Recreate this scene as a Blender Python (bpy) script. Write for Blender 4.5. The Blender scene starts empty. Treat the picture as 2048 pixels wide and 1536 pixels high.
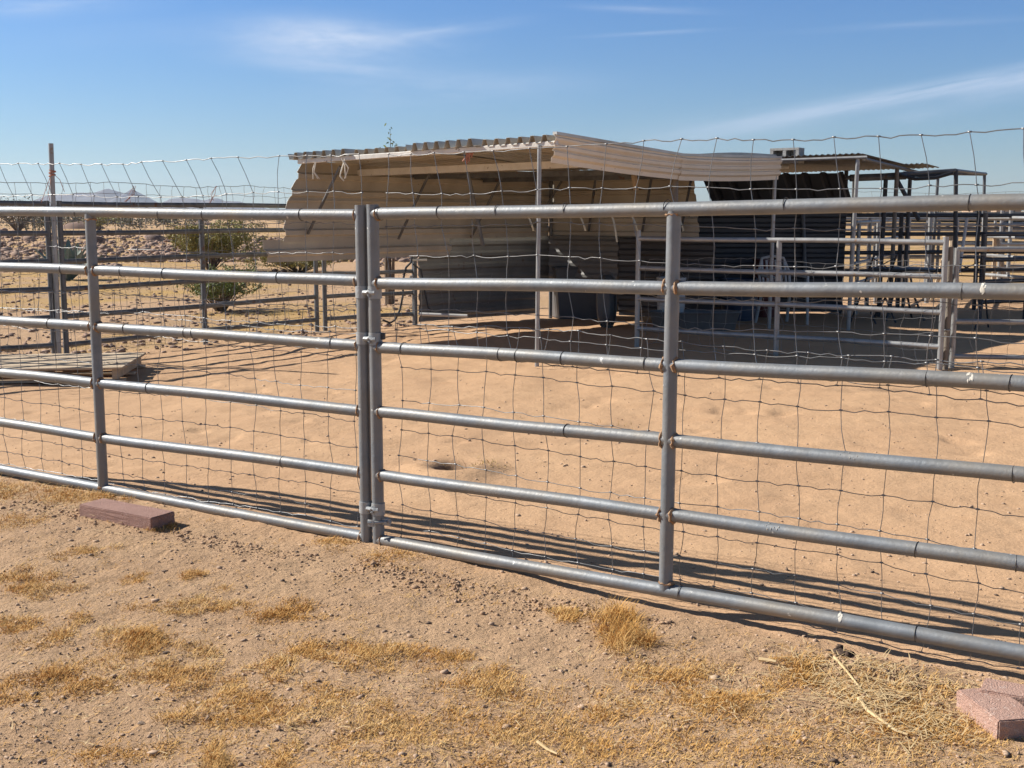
import bpy, math, random
import numpy as np
from mathutils import Vector, Matrix
random.seed(7); RNG = np.random.default_rng(11)
sc = bpy.context.scene
COL = sc.collection
PI = math.pi

# ---------------------------------------------------------------- camera maths
H = 1.45; F = 2400.0; TH = math.atan(336 / F)
CT, ST = math.cos(TH), math.sin(TH)
def ray(px, py):
    u = (px - 1024) / F; v = (768 - py) / F
    return Vector((u, CT + v * ST, -ST + v * CT))
def G(px, py, z=0.0):                       # photo pixel -> point at height z
    d = ray(px, py); t = (z - H) / d.z
    return Vector((d.x * t, d.y * t, z))
def P(px, py, Y):                           # photo pixel -> point at distance Y
    d = ray(px, py); t = Y / d.y
    return Vector((d.x * t, Y, H + d.z * t))
def on_line(px, py, p0, d):                 # photo pixel -> (run, height) on the upright plane through a plan line
    r = ray(px, py)
    den = d[0] * r.y - d[1] * r.x
    s = (p0[1] * r.x - p0[0] * r.y) / den
    t = (p0[1] + s * d[1]) / r.y
    return s, H + r.z * t

# ---------------------------------------------------------------- value noise
_tab = RNG.random((256, 256))
def vnoise(x, y):
    x = np.asarray(x, float); y = np.asarray(y, float)
    xi = np.floor(x).astype(int); yi = np.floor(y).astype(int)
    fx = x - xi; fy = y - yi
    fx = fx * fx * (3 - 2 * fx); fy = fy * fy * (3 - 2 * fy)
    a = _tab[xi & 255, yi & 255]; b = _tab[(xi + 1) & 255, yi & 255]
    c = _tab[xi & 255, (yi + 1) & 255]; d = _tab[(xi + 1) & 255, (yi + 1) & 255]
    return (a + (b - a) * fx) + ((c + (d - c) * fx) - (a + (b - a) * fx)) * fy
def fbm(x, y, o=4):
    s = 0; a = .5
    for k in range(o):
        s = s + a * (vnoise(x * 2**k + 17.3 * k, y * 2**k + 9.1 * k) - .5); a *= .5
    return s
def sstep(a, b, x):
    t = np.clip((x - a) / (b - a), 0, 1); return t * t * (3 - 2 * t)

# ---------------------------------------------------------------- plan of the near fence
HP = (-0.653, 5.24)                          # post of the left panel at the joint
LD = Vector((-1.455, .85)).normalized()      # left panel runs away to the left
GP = (-0.595, 5.21)                          # hinge post of the gate
GD = Vector((1.175, -.818)).normalized()     # gate runs to the right, coming nearer
def fence_side(x, y):                        # signed distance behind (+) / in front (-) of the near fence
    x = np.asarray(x, float); y = np.asarray(y, float)
    n1 = np.array((-LD[1], LD[0])) * -1
    n1 = np.array((LD[1], -LD[0])) if (LD[1] * 0 + -LD[0] * 1) > 0 else -np.array((LD[1], -LD[0]))
    n2 = np.array((-GD[1], GD[0]))
    d1 = (x - HP[0]) * n1[0] + (y - HP[1]) * n1[1]
    d2 = (x - GP[0]) * n2[0] + (y - GP[1]) * n2[1]
    return np.where(x < -.62, d1, d2)

HOLE = G(905, 930)
def gz(x, y):
    x = np.asarray(x, float); y = np.asarray(y, float)
    r = np.hypot(x, y)
    fs = fence_side(x, y)
    z = .05 * fbm(x * .35, y * .35, 3) * sstep(2, 6, r)
    z = z + .028 * fbm(x * 1.6, y * 1.6, 4) * sstep(200, 30, r)
    near = sstep(30, 12, r)
    z = z + near * .013 * fbm(x * 7, y * 7, 4) * np.where(fs < 0, 1.9, 1.0)
    z = z + sstep(22, 14, r) * sstep(.7, 1.6, fs) * (.055 * fbm(x * 1.9 + 7, y * 1.3, 2) - .028 * sstep(.14, .36, fbm(x * 3.1 + 2, y * 2.6 + 5, 2)))
    z = z + near * .010 * fbm(x * 26, y * 26, 3) * np.where(fs < .1, 1.3, .45)
    z = z + .012 * sstep(-.9, -2.3, x) * np.exp(-(fs / 1.6) ** 2) * sstep(12, 8, y)      # soil heaped along the left panel
    z = z + .03 * np.exp(-((fs + .22) / .16) ** 2) * sstep(-.3, .3, x) * (.55 + 1.2 * fbm(x * 4 + 3, y * 4, 3)) * near
    z = z - .025 * np.exp(-((fs - .05) / .2) ** 2) * sstep(-.3, .4, x) * near
    dh = np.hypot(x - HOLE.x, (y - HOLE.y) * .55)
    z = z - .14 * np.exp(-(dh / .075) ** 2) + .035 * np.exp(-((dh - .2) / .09) ** 2) * sstep(.2, -.2, y - HOLE.y)
    z = z + np.where(y > 40, .0062 * (np.minimum(y, 900) - 40) * sstep(.08, .30, x / np.maximum(y, 1)), 0) * 0.9
    z = z + .5 * fbm(x * .02, y * .02, 3) * sstep(25, 120, r)
    return z
def gh(x, y): return float(gz(x, y))

# ---------------------------------------------------------------- mesh builder
class MB:
    def __init__(s): s.v = []; s.f = []; s.m = []
    def add(s, vs, fs, mi=0):
        o = len(s.v); s.v += [tuple(p) for p in vs]
        s.f += [tuple(i + o for i in f) for f in fs]; s.m += [mi] * len(fs); return s
    def box(s, c, size, rot=None, mi=0, bevel=0.0):
        x, y, z = (k / 2 for k in size)
        R = rot if rot is not None else Matrix.Identity(3)
        if bevel > 0:
            b = bevel; pts = []; 
            for sx in (-1, 1):
                for sy in (-1, 1):
                    for sz in (-1, 1):
                        pts += [(sx * (x - b), sy * (y - b), sz * z), (sx * (x - b), sy * y, sz * (z - b)), (sx * x, sy * (y - b), sz * (z - b))]
            import bmesh
            bm = bmesh.new()
            for p in pts: bm.verts.new(p)
            r = bmesh.ops.convex_hull(bm, input=bm.verts)
            bm.verts.index_update()
            vs = [R @ v.co + Vector(c) for v in bm.verts]; fs = [[v.index for v in f.verts] for f in bm.faces]
            bm.free(); return s.add(vs, fs, mi)
        vs = [R @ Vector((a * x, b * y, d * z)) + Vector(c) for a in (-1, 1) for b in (-1, 1) for d in (-1, 1)]
        return s.add(vs, [(0, 1, 3, 2), (4, 6, 7, 5), (0, 4, 5, 1), (2, 3, 7, 6), (0, 2, 6, 4), (1, 5, 7, 3)], mi)
    def tube(s, pts, r, n=8, mi=0, cap=True, r2=None):
        pts = [Vector(p) for p in pts]; k = len(pts)
        t0 = (pts[1] - pts[0]).normalized()
        up = Vector((0, 0, 1)) if abs(t0.z) < .9 else Vector((1, 0, 0))
        u = t0.cross(up).normalized(); vs = []
        for i, p in enumerate(pts):
            t = (pts[min(i + 1, k - 1)] - pts[max(i - 1, 0)]).normalized()
            u = (u - t * u.dot(t)).normalized(); w = t.cross(u)
            ri = r if r2 is None else r + (r2 - r) * i / (k - 1)
            for j in range(n):
                a = 2 * PI * j / n
                vs.append(p + u * (ri * math.cos(a)) + w * (ri * math.sin(a)))
        fs = [(i * n + j, i * n + (j + 1) % n, (i + 1) * n + (j + 1) % n, (i + 1) * n + j) for i in range(k - 1) for j in range(n)]
        if cap: fs += [tuple(range(n))[::-1], tuple(range((k - 1) * n, k * n))]
        return s.add(vs, fs, mi)
    def bar(s, a, b, r, n=8, mi=0): return s.tube([a, b], r, n, mi)
    def build(s, name, mat, parent=None, smooth=False):
        me = bpy.data.meshes.new(name); me.from_pydata(s.v, [], s.f)
        mats = mat if isinstance(mat, (list, tuple)) else [mat]
        for m in mats: me.materials.append(m)
        if len(mats) > 1: me.polygons.foreach_set('material_index', s.m)
        if smooth:
            me.polygons.foreach_set('use_smooth', [True] * len(me.polygons))
            if smooth != 'all': me.set_sharp_from_angle(angle=math.radians(40))
        me.update()
        o = bpy.data.objects.new(name, me); COL.objects.link(o)
        if parent is not None: o.parent = parent
        return o
def tag(o, label=None, cat=None, group=None, kind=None):
    if label: o['label'] = label
    if cat: o['category'] = cat
    if group: o['group'] = group
    if kind: o['kind'] = kind
    return o
def thing(name, label, cat, group=None, loc=(0, 0, 0)):
    o = bpy.data.objects.new(name, None); COL.objects.link(o); o.location = loc; o.empty_display_size = .1
    return tag(o, label, cat, group)
def dup(o, loc=None, rz=None, label=None):
    c = o.copy(); COL.objects.link(c)
    for ch in list(o.children):
        k = ch.copy(); COL.objects.link(k); k.parent = c
        for g in ch.children:
            q = g.copy(); COL.objects.link(q); q.parent = k
    if loc is not None: c.location = loc
    if rz is not None: c.rotation_euler.z = rz
    if label: c['label'] = label
    return c

# ---------------------------------------------------------------- materials
def mat(name, col, rough=.6, metal=0.0, vary=None, vscale=6.0, bump=0.0, bscale=60.0, spots=None, sscale=30, sthr=(.68, .74), stretch=None, spec=None, vary2=None, v2scale=1.5):
    m = bpy.data.materials.new(name); m.use_nodes = True
    nt = m.node_tree; N = nt.nodes; L = nt.links
    b = N['Principled BSDF']; b.inputs['Roughness'].default_value = rough; b.inputs['Metallic'].default_value = metal
    if spec is not None: b.inputs['Specular IOR Level'].default_value = spec
    tc = N.new('ShaderNodeTexCoord'); vec = tc.outputs['Object']
    if stretch:
        mp = N.new('ShaderNodeMapping'); mp.inputs['Scale'].default_value = stretch; L.new(vec, mp.inputs['Vector']); vec = mp.outputs[0]
    def noise(scale, detail=5, rough_=.6, v=None):
        n = N.new('ShaderNodeTexNoise'); n.inputs['Scale'].default_value = scale; n.inputs['Detail'].default_value = detail
        n.inputs['Roughness'].default_value = rough_; L.new(v or vec, n.inputs['Vector']); return n.outputs['Fac']
    def ramp(fac, a, bb):
        r = N.new('ShaderNodeMapRange'); r.inputs['From Min'].default_value = a; r.inputs['From Max'].default_value = bb; r.clamp = True
        L.new(fac, r.inputs['Value']); return r.outputs[0]
    def mix(f, a, bb):
        x = N.new('ShaderNodeMix'); x.data_type = 'RGBA'
        L.new(f, x.inputs['Factor'])
        for val, s in ((a, 'A'), (bb, 'B')):
            sock = [i for i in x.inputs if i.name == s and i.type == 'RGBA'][0]
            if isinstance(val, tuple): sock.default_value = (*val, 1)
            else: L.new(val, sock)
        return [o for o in x.outputs if o.type == 'RGBA'][0]
    c = col
    if vary: c = mix(ramp(noise(vscale), .32, .68), col, vary)
    if vary2: c = mix(ramp(noise(v2scale), .4, .7), c, vary2)
    if spots: c = mix(ramp(noise(sscale, 3), *sthr), c, spots)
    if isinstance(c, tuple): b.inputs['Base Color'].default_value = (*c, 1)
    else: L.new(c, b.inputs['Base Color'])
    if vary:
        rr = ramp(noise(vscale * 2.3), 0, 1); mr = N.new('ShaderNodeMapRange'); mr.inputs['To Min'].default_value = rough - .1; mr.inputs['To Max'].default_value = min(1, rough + .12)
        L.new(rr, mr.inputs['Value']); L.new(mr.outputs[0], b.inputs['Roughness'])
    if bump:
        bp = N.new('ShaderNodeBump'); bp.inputs['Strength'].default_value = bump; bp.inputs['Distance'].default_value = .01
        L.new(noise(bscale, 6), bp.inputs['Height']); L.new(bp.outputs[0], b.inputs['Normal'])
    m['_'] = 0
    return m
M = {}
M['pipe'] = mat('galvanised_pipe', (.25, .265, .28), .52, .35, (.175, .19, .205), 9, .15, 55, (.62, .61, .57), 26, (.70, .745), vary2=(.25, .232, .205), v2scale=3.6)
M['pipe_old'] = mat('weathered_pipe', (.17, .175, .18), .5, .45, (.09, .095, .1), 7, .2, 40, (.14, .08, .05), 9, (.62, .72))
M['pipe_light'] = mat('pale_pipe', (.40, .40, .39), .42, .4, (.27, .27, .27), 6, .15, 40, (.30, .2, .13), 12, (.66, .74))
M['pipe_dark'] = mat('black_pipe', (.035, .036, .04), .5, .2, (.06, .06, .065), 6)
M['rust'] = mat('rusty_weld', (.27, .14, .07), .85, .0, (.40, .26, .15), 60, .6, 120)
M['wire'] = mat('galvanised_wire', (.31, .31, .31), .42, .7, (.17, .165, .16), 14)
M['wire_old'] = mat('old_wire', (.25, .245, .24), .5, .6, (.15, .14, .13), 10)
M['tie'] = mat('dark_tie_wire', (.07, .068, .065), .5, .6, (.12, .11, .1), 30)
M['clamp'] = mat('zinc_clamp', (.40, .41, .41), .5, .3, (.31, .32, .32), 20, .2, 80)
M['beige'] = mat('beige_sheet', (.50, .455, .375), .42, 0, (.44, .40, .325), 2.2, .05, 8, (.20, .13, .08), 10, (.71, .78), vary2=(.36, .32, .26), v2scale=1.1)
M['cream'] = mat('cream_sheet', (.74, .66, .54), .38, 0, (.68, .59, .46), 3, .05, 8, (.35, .27, .2), 18, (.70, .74))
M['trim'] = mat('pale_trim', (.74, .71, .65), .5, 0, (.60, .56, .5), 6, .2, 30, (.25, .2, .16), 14, (.64, .70))
M['galv_roof'] = mat('galvanised_roof', (.52, .52, .49), .42, .35, (.40, .38, .33), 3, .1, 20, (.3, .22, .15), 9, (.66, .74))
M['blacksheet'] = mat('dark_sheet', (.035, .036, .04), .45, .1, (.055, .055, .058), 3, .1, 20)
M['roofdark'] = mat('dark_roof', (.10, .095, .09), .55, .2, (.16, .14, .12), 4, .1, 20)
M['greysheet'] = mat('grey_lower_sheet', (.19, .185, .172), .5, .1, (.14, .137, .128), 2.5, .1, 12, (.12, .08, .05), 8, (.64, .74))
M['brick'] = mat('rose_concrete', (.38, .22, .175), .92, 0, (.31, .175, .14), 14, .9, 160, (.42, .27, .22), 60, (.6, .68))
M['brick2'] = mat('pale_rose_concrete', (.50, .315, .245), .92, 0, (.42, .25, .19), 12, .9, 160, (.55, .39, .32), 50, (.55, .66))
M['block'] = mat('grey_block', (.42, .41, .39), .95, 0, (.33, .32, .3), 20, .8, 120)
M['wood'] = mat('weathered_wood', (.52, .40, .27), .85, 0, (.38, .285, .19), 5, .5, 40, stretch=(1, 6, 6), vary2=(.58, .45, .31), v2scale=2)
M['wood_post'] = mat('grey_wood_post', (.25, .215, .175), .85, 0, (.17, .145, .12), 9, .6, 50, stretch=(4, 4, .6))
M['plastic_w'] = mat('white_plastic', (.50, .50, .48), .45, 0, (.42, .41, .39), 4)
M['plastic_g'] = mat('grey_plastic', (.12, .118, .112), .5, 0, (.095, .093, .09), 4)
M['plastic_d'] = mat('dark_plastic', (.07, .075, .08), .45, 0, (.1, .1, .1), 4)
M['plastic_b'] = mat('blue_plastic', (.03, .06, .11), .45, 0, (.025, .05, .09), 4)
M['plastic_r'] = mat('red_plastic', (.13, .02, .018), .45, 0, (.1, .018, .016), 4)
M['hose'] = mat('black_hose', (.02, .02, .022), .4)
M['twine_w'] = mat('white_twine', (.72, .68, .6), .9, 0, (.6, .55, .46), 30)
M['twine_o'] = mat('orange_twine', (.46, .20, .13), .9, 0, (.36, .16, .11), 30)
M['straw'] = mat('dry_grass', (.63, .35, .09), .85, 0, (.46, .235, .06), 7, vary2=(.68, .45, .18), v2scale=3)
M['stalk'] = mat('pale_straw', (.62, .47, .26), .8, 0, (.50, .35, .17), 12)
M['farstraw'] = mat('ochre_grass', (.44, .29, .11), .9, 0, (.36, .235, .1), .4)
M['pebble'] = mat('pebble', (.37, .25, .165), .95, 0, (.50, .355, .245), 11, spots=(.13, .09, .065), sscale=9, sthr=(.57, .60))
M['clod'] = mat('soil_clod', (.44, .285, .175), .95, 0, (.34, .215, .13), 18, .5, 140)
M['rock'] = mat('desert_rock', (.25, .155, .11), .9, 0, (.34, .235, .175), .9, .4, 10, spots=(.13, .085, .07), sscale=1.3, sthr=(.55, .62))
M['leaf_c'] = mat('creosote_leaf', (.27, .25, .065), .7, 0, (.19, .19, .05), 6, vary2=(.33, .27, .085), v2scale=3)
M['leaf_g'] = mat('fresh_leaf', (.17, .235, .06), .65, 0, (.12, .17, .05), 7, vary2=(.19, .2, .07), v2scale=4)
M['leaf_s'] = mat('scrub_leaf', (.135, .125, .075), .8, 0, (.09, .09, .055), .5)
M['stem'] = mat('bush_stem', (.16, .115, .08), .9, 0, (.10, .075, .055), 12)
M['agave'] = mat('agave_leaf', (.19, .235, .19), .6, 0, (.14, .18, .15), 5)
M['manure'] = mat('manure', (.05, .03, .02), .95, 0, (.09, .055, .035), 30, .6, 100)
M['mount'] = mat('mountain_rock', (.13, .105, .10), .95, 0, (.095, .08, .075), .02)
M['mound'] = mat('mound_soil', (.22, .14, .10), .95, 0, (.17, .105, .08), .6, .5, 6)
M['house'] = mat('tan_stucco', (.42, .30, .20), .9, 0, (.37, .26, .18), 1)
M['field'] = mat('crop_green', (.075, .13, .035), .9, 0, (.10, .16, .045), .05)

# ground material: colour zones come from per-vertex maps of soil and painted shade
def ground_mat():
    m = bpy.data.materials.new('desert_soil'); m.use_nodes = True
    nt = m.node_tree; N = nt.nodes; L = nt.links; b = N['Principled BSDF']
    b.inputs['Roughness'].default_value = .95; b.inputs['Specular IOR Level'].default_value = .15
    tc = N.new('ShaderNodeTexCoord'); ob = tc.outputs['Object']
    def noise(scale, det=6, r=.6, st=None):
        v = ob
        if st:
            mp = N.new('ShaderNodeMapping'); mp.inputs['Scale'].default_value = st; L.new(ob, mp.inputs[0]); v = mp.outputs[0]
        n = N.new('ShaderNodeTexNoise'); n.inputs['Scale'].default_value = scale; n.inputs['Detail'].default_value = det; n.inputs['Roughness'].default_value = r
        L.new(v, n.inputs['Vector']); return n.outputs['Fac']
    def rng(f, a, c, lo=0, hi=1):
        r = N.new('ShaderNodeMapRange'); r.clamp = True
        for k, v in zip(('From Min', 'From Max', 'To Min', 'To Max'), (a, c, lo, hi)): r.inputs[k].default_value = v
        L.new(f, r.inputs['Value']); return r.outputs[0]
    def mix(f, a, c):
        x = N.new('ShaderNodeMix'); x.data_type = 'RGBA'
        if isinstance(f, float): x.inputs['Factor'].default_value = f
        else: L.new(f, x.inputs['Factor'])
        for val, s in ((a, 'A'), (c, 'B')):
            sock = [i for i in x.inputs if i.name == s and i.type == 'RGBA'][0]
            if isinstance(val, tuple): sock.default_value = (*val, 1)
            else: L.new(val, sock)
        return [o for o in x.outputs if o.type == 'RGBA'][0]
    def mul(a, c):
        x = N.new('ShaderNodeMath'); x.operation = 'MULTIPLY'; L.new(a, x.inputs[0])
        if isinstance(c, float): x.inputs[1].default_value = c
        else: L.new(c, x.inputs[1])
        return x.outputs[0]
    def attr(n):
        a = N.new('ShaderNodeAttribute'); a.attribute_name = n; return a.outputs['Fac']
    pen = attr('pen'); dry = attr('dry'); dark = attr('dark')
    outside = mix(rng(noise(1.7), .35, .65), (.455, .292, .172), (.51, .335, .198))
    outside = mix(rng(noise(34, 4), .57, .70, 0, .5), outside, (.27, .18, .12))
    outside = mix(rng(noise(6, 5), .55, .75, 0, .6), outside, (.55, .375, .235))
    sand = mix(rng(noise(1.1), .35, .65), (.485, .302, .175), (.54, .345, .20))
    sand = mix(rng(noise(4.5, 6), .52, .72, 0, .6), sand, (.43, .262, .145))
    sand = mix(rng(noise(70, 3), .62, .72, 0, .5), sand, (.30, .19, .12))
    sand = mix(rng(noise(160, 2), .56, .68, 0, .42), sand, (.33, .20, .115))
    sand = mix(rng(noise(230, 2), .60, .70, 0, .35), sand, (.66, .47, .29))
    outside = mix(rng(noise(190, 2), .57, .68, 0, .45), outside, (.26, .175, .12))
    c = mix(pen, outside, sand)
    ochre = mix(rng(noise(.8, 6), .4, .6), (.47, .30, .11), (.43, .285, .165))
    c = mix(dry, c, ochre)
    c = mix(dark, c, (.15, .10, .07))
    L.new(c, b.inputs['Base Color'])
    h1 = noise(45, 8, .7); h2 = noise(11, 6, .65)
    ad = N.new('ShaderNodeMath'); ad.operation = 'ADD'; L.new(mul(h1, .6), ad.inputs[0]); L.new(h2, ad.inputs[1])
    bp = N.new('ShaderNodeBump'); bp.inputs['Distance'].default_value = .03
    L.new(rng(pen, 0, 1, 1.0, .42), bp.inputs['Strength']); L.new(ad.outputs[0], bp.inputs['Height']); L.new(bp.outputs[0], b.inputs['Normal'])
    return m
def grid_obj(name, xs, ys, zfun, material, attrs=None):
    X, Y = np.meshgrid(xs, ys); Z = zfun(X, Y)
    nx, ny = len(xs), len(ys)
    me = bpy.data.meshes.new(name)
    co = np.stack((X, Y, Z), -1).reshape(-1, 3)
    i = np.arange(nx * ny).reshape(ny, nx)
    q = np.stack((i[:-1, :-1], i[:-1, 1:], i[1:, 1:], i[1:, :-1]), -1).reshape(-1, 4)
    me.vertices.add(len(co)); me.vertices.foreach_set('co', co.ravel())
    me.loops.add(q.size); me.loops.foreach_set('vertex_index', q.ravel().astype(np.int32))
    me.polygons.add(len(q)); me.polygons.foreach_set('loop_start', np.arange(0, q.size, 4, dtype=np.int32))
    me.polygons.foreach_set('use_smooth', np.ones(len(q), bool))
    me.update(calc_edges=True)
    for k, f in (attrs or {}).items():
        a = me.attributes.new(k, 'FLOAT', 'POINT'); a.data.foreach_set('value', f(X, Y).ravel().astype(np.float32))
    me.materials.append(material)
    o = bpy.data.objects.new(name, me); COL.objects.link(o); return o

xs = list(np.arange(-3.4, 3.8, .022)); g = .03; x = xs[-1]
right = []
while x < 4200: x += g; g *= 1.07; right.append(x)
g = .03; x = xs[0]; left = []
while x > -4200: x -= g; g *= 1.07; left.append(x)
xs = np.array(left[::-1] + xs + right)
ys = [-60, -30, -15, -8, -4, -2, -1, 0, .8, 1.4, 1.9, 2.3, 2.6]; y = 2.6
while y < 17: y += .0042 * y; ys.append(y)
while y < 4400: y *= 1.03; ys.append(y)
ys = np.array(ys)
def a_pen(X, Y):
    fs = fence_side(X, Y) + .25 * fbm(X * 2.2, Y * 2.2, 3)
    p = sstep(-.25, .12, fs)
    far = sstep(0, 1.5, (X + 4.53) * .79 - (Y - 12.1) * .61 + .8)          # inside of the back-left corral fence
    return p * np.where(Y > 9, far, 1) * (1 - sstep(19, 24, Y))
def a_dry(X, Y):
    out = 1 - sstep(-1.2, .3, (X + 4.53) * .79 - (Y - 12.1) * .61)
    base = np.where(Y > 9, out, 0) * sstep(.0, .12, fbm(X * .35 + 5, Y * .12, 4) + .07)
    rightf = sstep(20, 26, Y) * sstep(.2, .26, X / np.maximum(Y, .1)) * .85
    return np.clip(base * .95 + rightf, 0, 1)
def a_dark(X, Y):  # debris and scuffs, plus a painted shadow patch and painted darkness in the hole
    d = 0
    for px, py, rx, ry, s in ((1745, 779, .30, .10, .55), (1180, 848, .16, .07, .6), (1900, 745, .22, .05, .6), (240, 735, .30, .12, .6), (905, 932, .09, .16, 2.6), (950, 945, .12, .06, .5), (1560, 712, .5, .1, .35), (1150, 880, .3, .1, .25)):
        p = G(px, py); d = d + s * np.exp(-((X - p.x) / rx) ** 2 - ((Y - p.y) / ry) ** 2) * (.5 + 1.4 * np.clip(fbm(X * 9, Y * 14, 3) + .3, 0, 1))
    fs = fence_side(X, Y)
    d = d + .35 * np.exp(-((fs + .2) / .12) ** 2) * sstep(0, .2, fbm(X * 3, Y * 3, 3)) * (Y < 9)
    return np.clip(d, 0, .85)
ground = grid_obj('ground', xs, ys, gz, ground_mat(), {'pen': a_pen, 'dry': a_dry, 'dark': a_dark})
tag(ground, kind='structure', label='sandy desert ground')

# ---------------------------------------------------------------- near fence panels
def v3(p0, d, s, z, off=0.0):
    n = Vector((-d[1], d[0])); n = n if n.y > 0 else -n
    return Vector((p0[0] + d[0] * s + n[0] * off, p0[1] + d[1] * s + n[1] * off, z))
def ring(mb, c, axis, R, r, n=14, m=6, jit=0, mi=0):
    axis = Vector(axis).normalized()
    up = Vector((0, 0, 1)) if abs(axis.z) < .9 else Vector((1, 0, 0))
    u = axis.cross(up).normalized(); w = axis.cross(u); vs = []; fs = []
    for i in range(n):
        a = 2 * PI * i / n; rad = u * math.cos(a) + w * math.sin(a)
        rr = r * (1 + random.uniform(-jit, jit)); sh = axis * (random.uniform(-jit, jit) * r * .8)
        for j in range(m):
            b = 2 * PI * j / m
            vs.append(Vector(c) + sh + rad * (R + rr * math.cos(b)) + axis * (rr * math.sin(b)))
    for i in range(n):
        for j in range(m):
            fs.append((i * m + j, i * m + (j + 1) % m, ((i + 1) % n) * m + (j + 1) % m, ((i + 1) % n) * m + j))
    return mb.add(vs, fs, mi)
RR = .0255
def wavy(a, b, n=14, amp=.0022):
    a, b = Vector(a), Vector(b); out = []
    ph = random.uniform(0, 6)
    for i in range(n + 1):
        t = i / n; p = a.lerp(b, t); p.z += amp * math.sin(t * 7 + ph) + random.uniform(-.0004, .0004); out.append(p)
    return out
def near_panel(name, label, cat, p0, d, cols, end_s, posts, ties, group=None):
    """cols: [(pixel x, [six pixel y])] read off the picture; heights follow from the plan line."""
    root = thing(name, label, cat, group, (p0[0], p0[1], 0))
    inv = Matrix.Translation(-Vector(root.location))
    def put(mb, nm, mt, parent=root, smooth=True):
        mb.v = [tuple(Vector(v) - (root.location)) for v in mb.v]
        return mb.build(nm, mt, parent, smooth)
    table = []
    for px, yy in cols:
        sz = [on_line(px, y, p0, d) for y in yy]
        table.append((sum(s for s, z in sz) / 6, [z for s, z in sz]))
    table.sort()
    def zr(k, s):
        S = [t[0] for t in table]; Z = [t[1][k] for t in table]
        if s <= S[0]: i = 0
        elif s >= S[-1]: i = len(S) - 2
        else: i = max(j for j in range(len(S) - 1) if S[j] <= s)
        t = (s - S[i]) / (S[i + 1] - S[i]); return Z[i] + (Z[i + 1] - Z[i]) * t
    for k in range(6):
        cuts = [0, end_s] if k in (0, 5) else [0] + [s for s, *_ in posts if 0 < s < end_s] + [end_s]
        for a, b in zip(cuts[:-1], cuts[1:]):
            put(MB().tube(wavy(v3(p0, d, a, zr(k, a)), v3(p0, d, b, zr(k, b))), RR, 20), 'rail', M['pipe'])
    for s, zt, zb, lean, is_end in posts:
        a = v3(p0, d, s + lean[0], zb); b = v3(p0, d, s + lean[1], zt)
        pm = MB()
        if is_end:      # open-topped pipe
            ux = 20; vs = []; 
            for z, R in ((zb, .0265), (zt, .0265), (zt, .022), (zt - .12, .022)):
                c = a.lerp(b, (z - zb) / (zt - zb))
                vs += [c + Vector((R * math.cos(2 * PI * j / ux), R * math.sin(2 * PI * j / ux), 0)) for j in range(ux)]
            pm.add(vs, [(i * ux + j, i * ux + (j + 1) % ux, (i + 1) * ux + (j + 1) % ux, (i + 1) * ux + j) for i in range(3) for j in range(ux)] + [tuple(range(3 * ux, 4 * ux))])
        else: pm.tube(wavy(a, b, 8, 0), .0262, 20)
        put(pm, 'post', M['pipe'])
        for k in range(6):      # rusty weld bead where each rail meets the post
            for sg in ((-1, 1) if not is_end else ((1,) if s < .1 else (-1,))):
                if k in (0, 5) and not is_end:
                    if sg > 0: continue
                    put(ring(MB(), v3(p0, d, s, zr(k, s) + (-.026 if k == 0 else .026)), (0, 0, 1), .026, .006, 18, 5, .7), 'weld', M['rust'])
                    continue
                ss = s + sg * .025
                put(ring(MB(), v3(p0, d, ss, zr(k, ss)), (d[0], d[1], 0), .0256, .0062 if not is_end else .0042, 18, 5, .7), 'weld', M['rust'])
    for k, pxs in ties.items():
        for px in pxs:
            y = 600 
            S = [t[0] for t in table]
            for _ in range(4):
                s, z = on_line(px, y, p0, d); z2 = zr(k, s); y += (z - z2) * F / 5.0
            tl = (d[0] + random.uniform(-.15, .15), d[1] + random.uniform(-.15, .15), random.uniform(-.12, .12))
            put(ring(MB(), v3(p0, d, s, zr(k, s)), tl, RR + .0012, .0016, 20, 5), 'wire_tie', M['tie'])
    return root, zr, put
GCOLS = [(760, [428, 566, 694, 824, 950, 1080]), (1341, [414, 575, 730, 882, 1030, 1180]), (2040, [404, 584, 767, 950, 1128, 1305])]
LCOLS = [(715, [430, 562, 690, 820, 943, 1072]), (190, [428, 541, 653, 765, 874, 981]), (2, [424, 533, 640, 745, 845, 942])]
s_mid = on_line(1341, 700, GP, GD)[0]; s_l = on_line(193, 700, HP, LD)[0]
gate, gzr, gput = near_panel('pipe_gate', 'large six-rail grey pipe gate nearest the camera, running out of frame at right', 'gate', GP, GD, GCOLS, 2.90,
    [(0, on_line(743, 409, GP, GD)[1], on_line(757, 1102, GP, GD)[1] - .01, (0, -.005), True), (s_mid, gh(0, 0) + on_line(1341, 416, GP, GD)[1], on_line(1341, 1180, GP, GD)[1], (-.002, .004), False), (2.9, 1.5, .02, (0, 0), True)],
    {0: [762, 880, 997, 1132, 1335, 1573, 1940], 1: [1925], 2: [808, 1002, 1037, 1127, 1292, 1855, 2022], 4: [1834, 2033], 5: [1360, 1833], 3: [2028, 1135]})
panel, lzr, lput = near_panel('corral_panel', 'six-rail grey pipe fence panel left of the gate, a brick lying before it', 'fence panel', HP, LD, LCOLS, 3.0,
    [(0, on_line(720, 410, HP, LD)[1], on_line(731, 1092, HP, LD)[1] - .01, (0, 0), True), (s_l, on_line(180, 428, HP, LD)[1], on_line(206, 978, HP, LD)[1], (0, 0), False), (3.0, 1.5, .05, (0, 0), True)],
    {0: [6, 157, 322, 410, 604], 1: [127, 245, 330, 558], 2: [100, 253, 373, 388, 665], 3: [5, 298], 4: [566], 5: [156, 334]})
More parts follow.
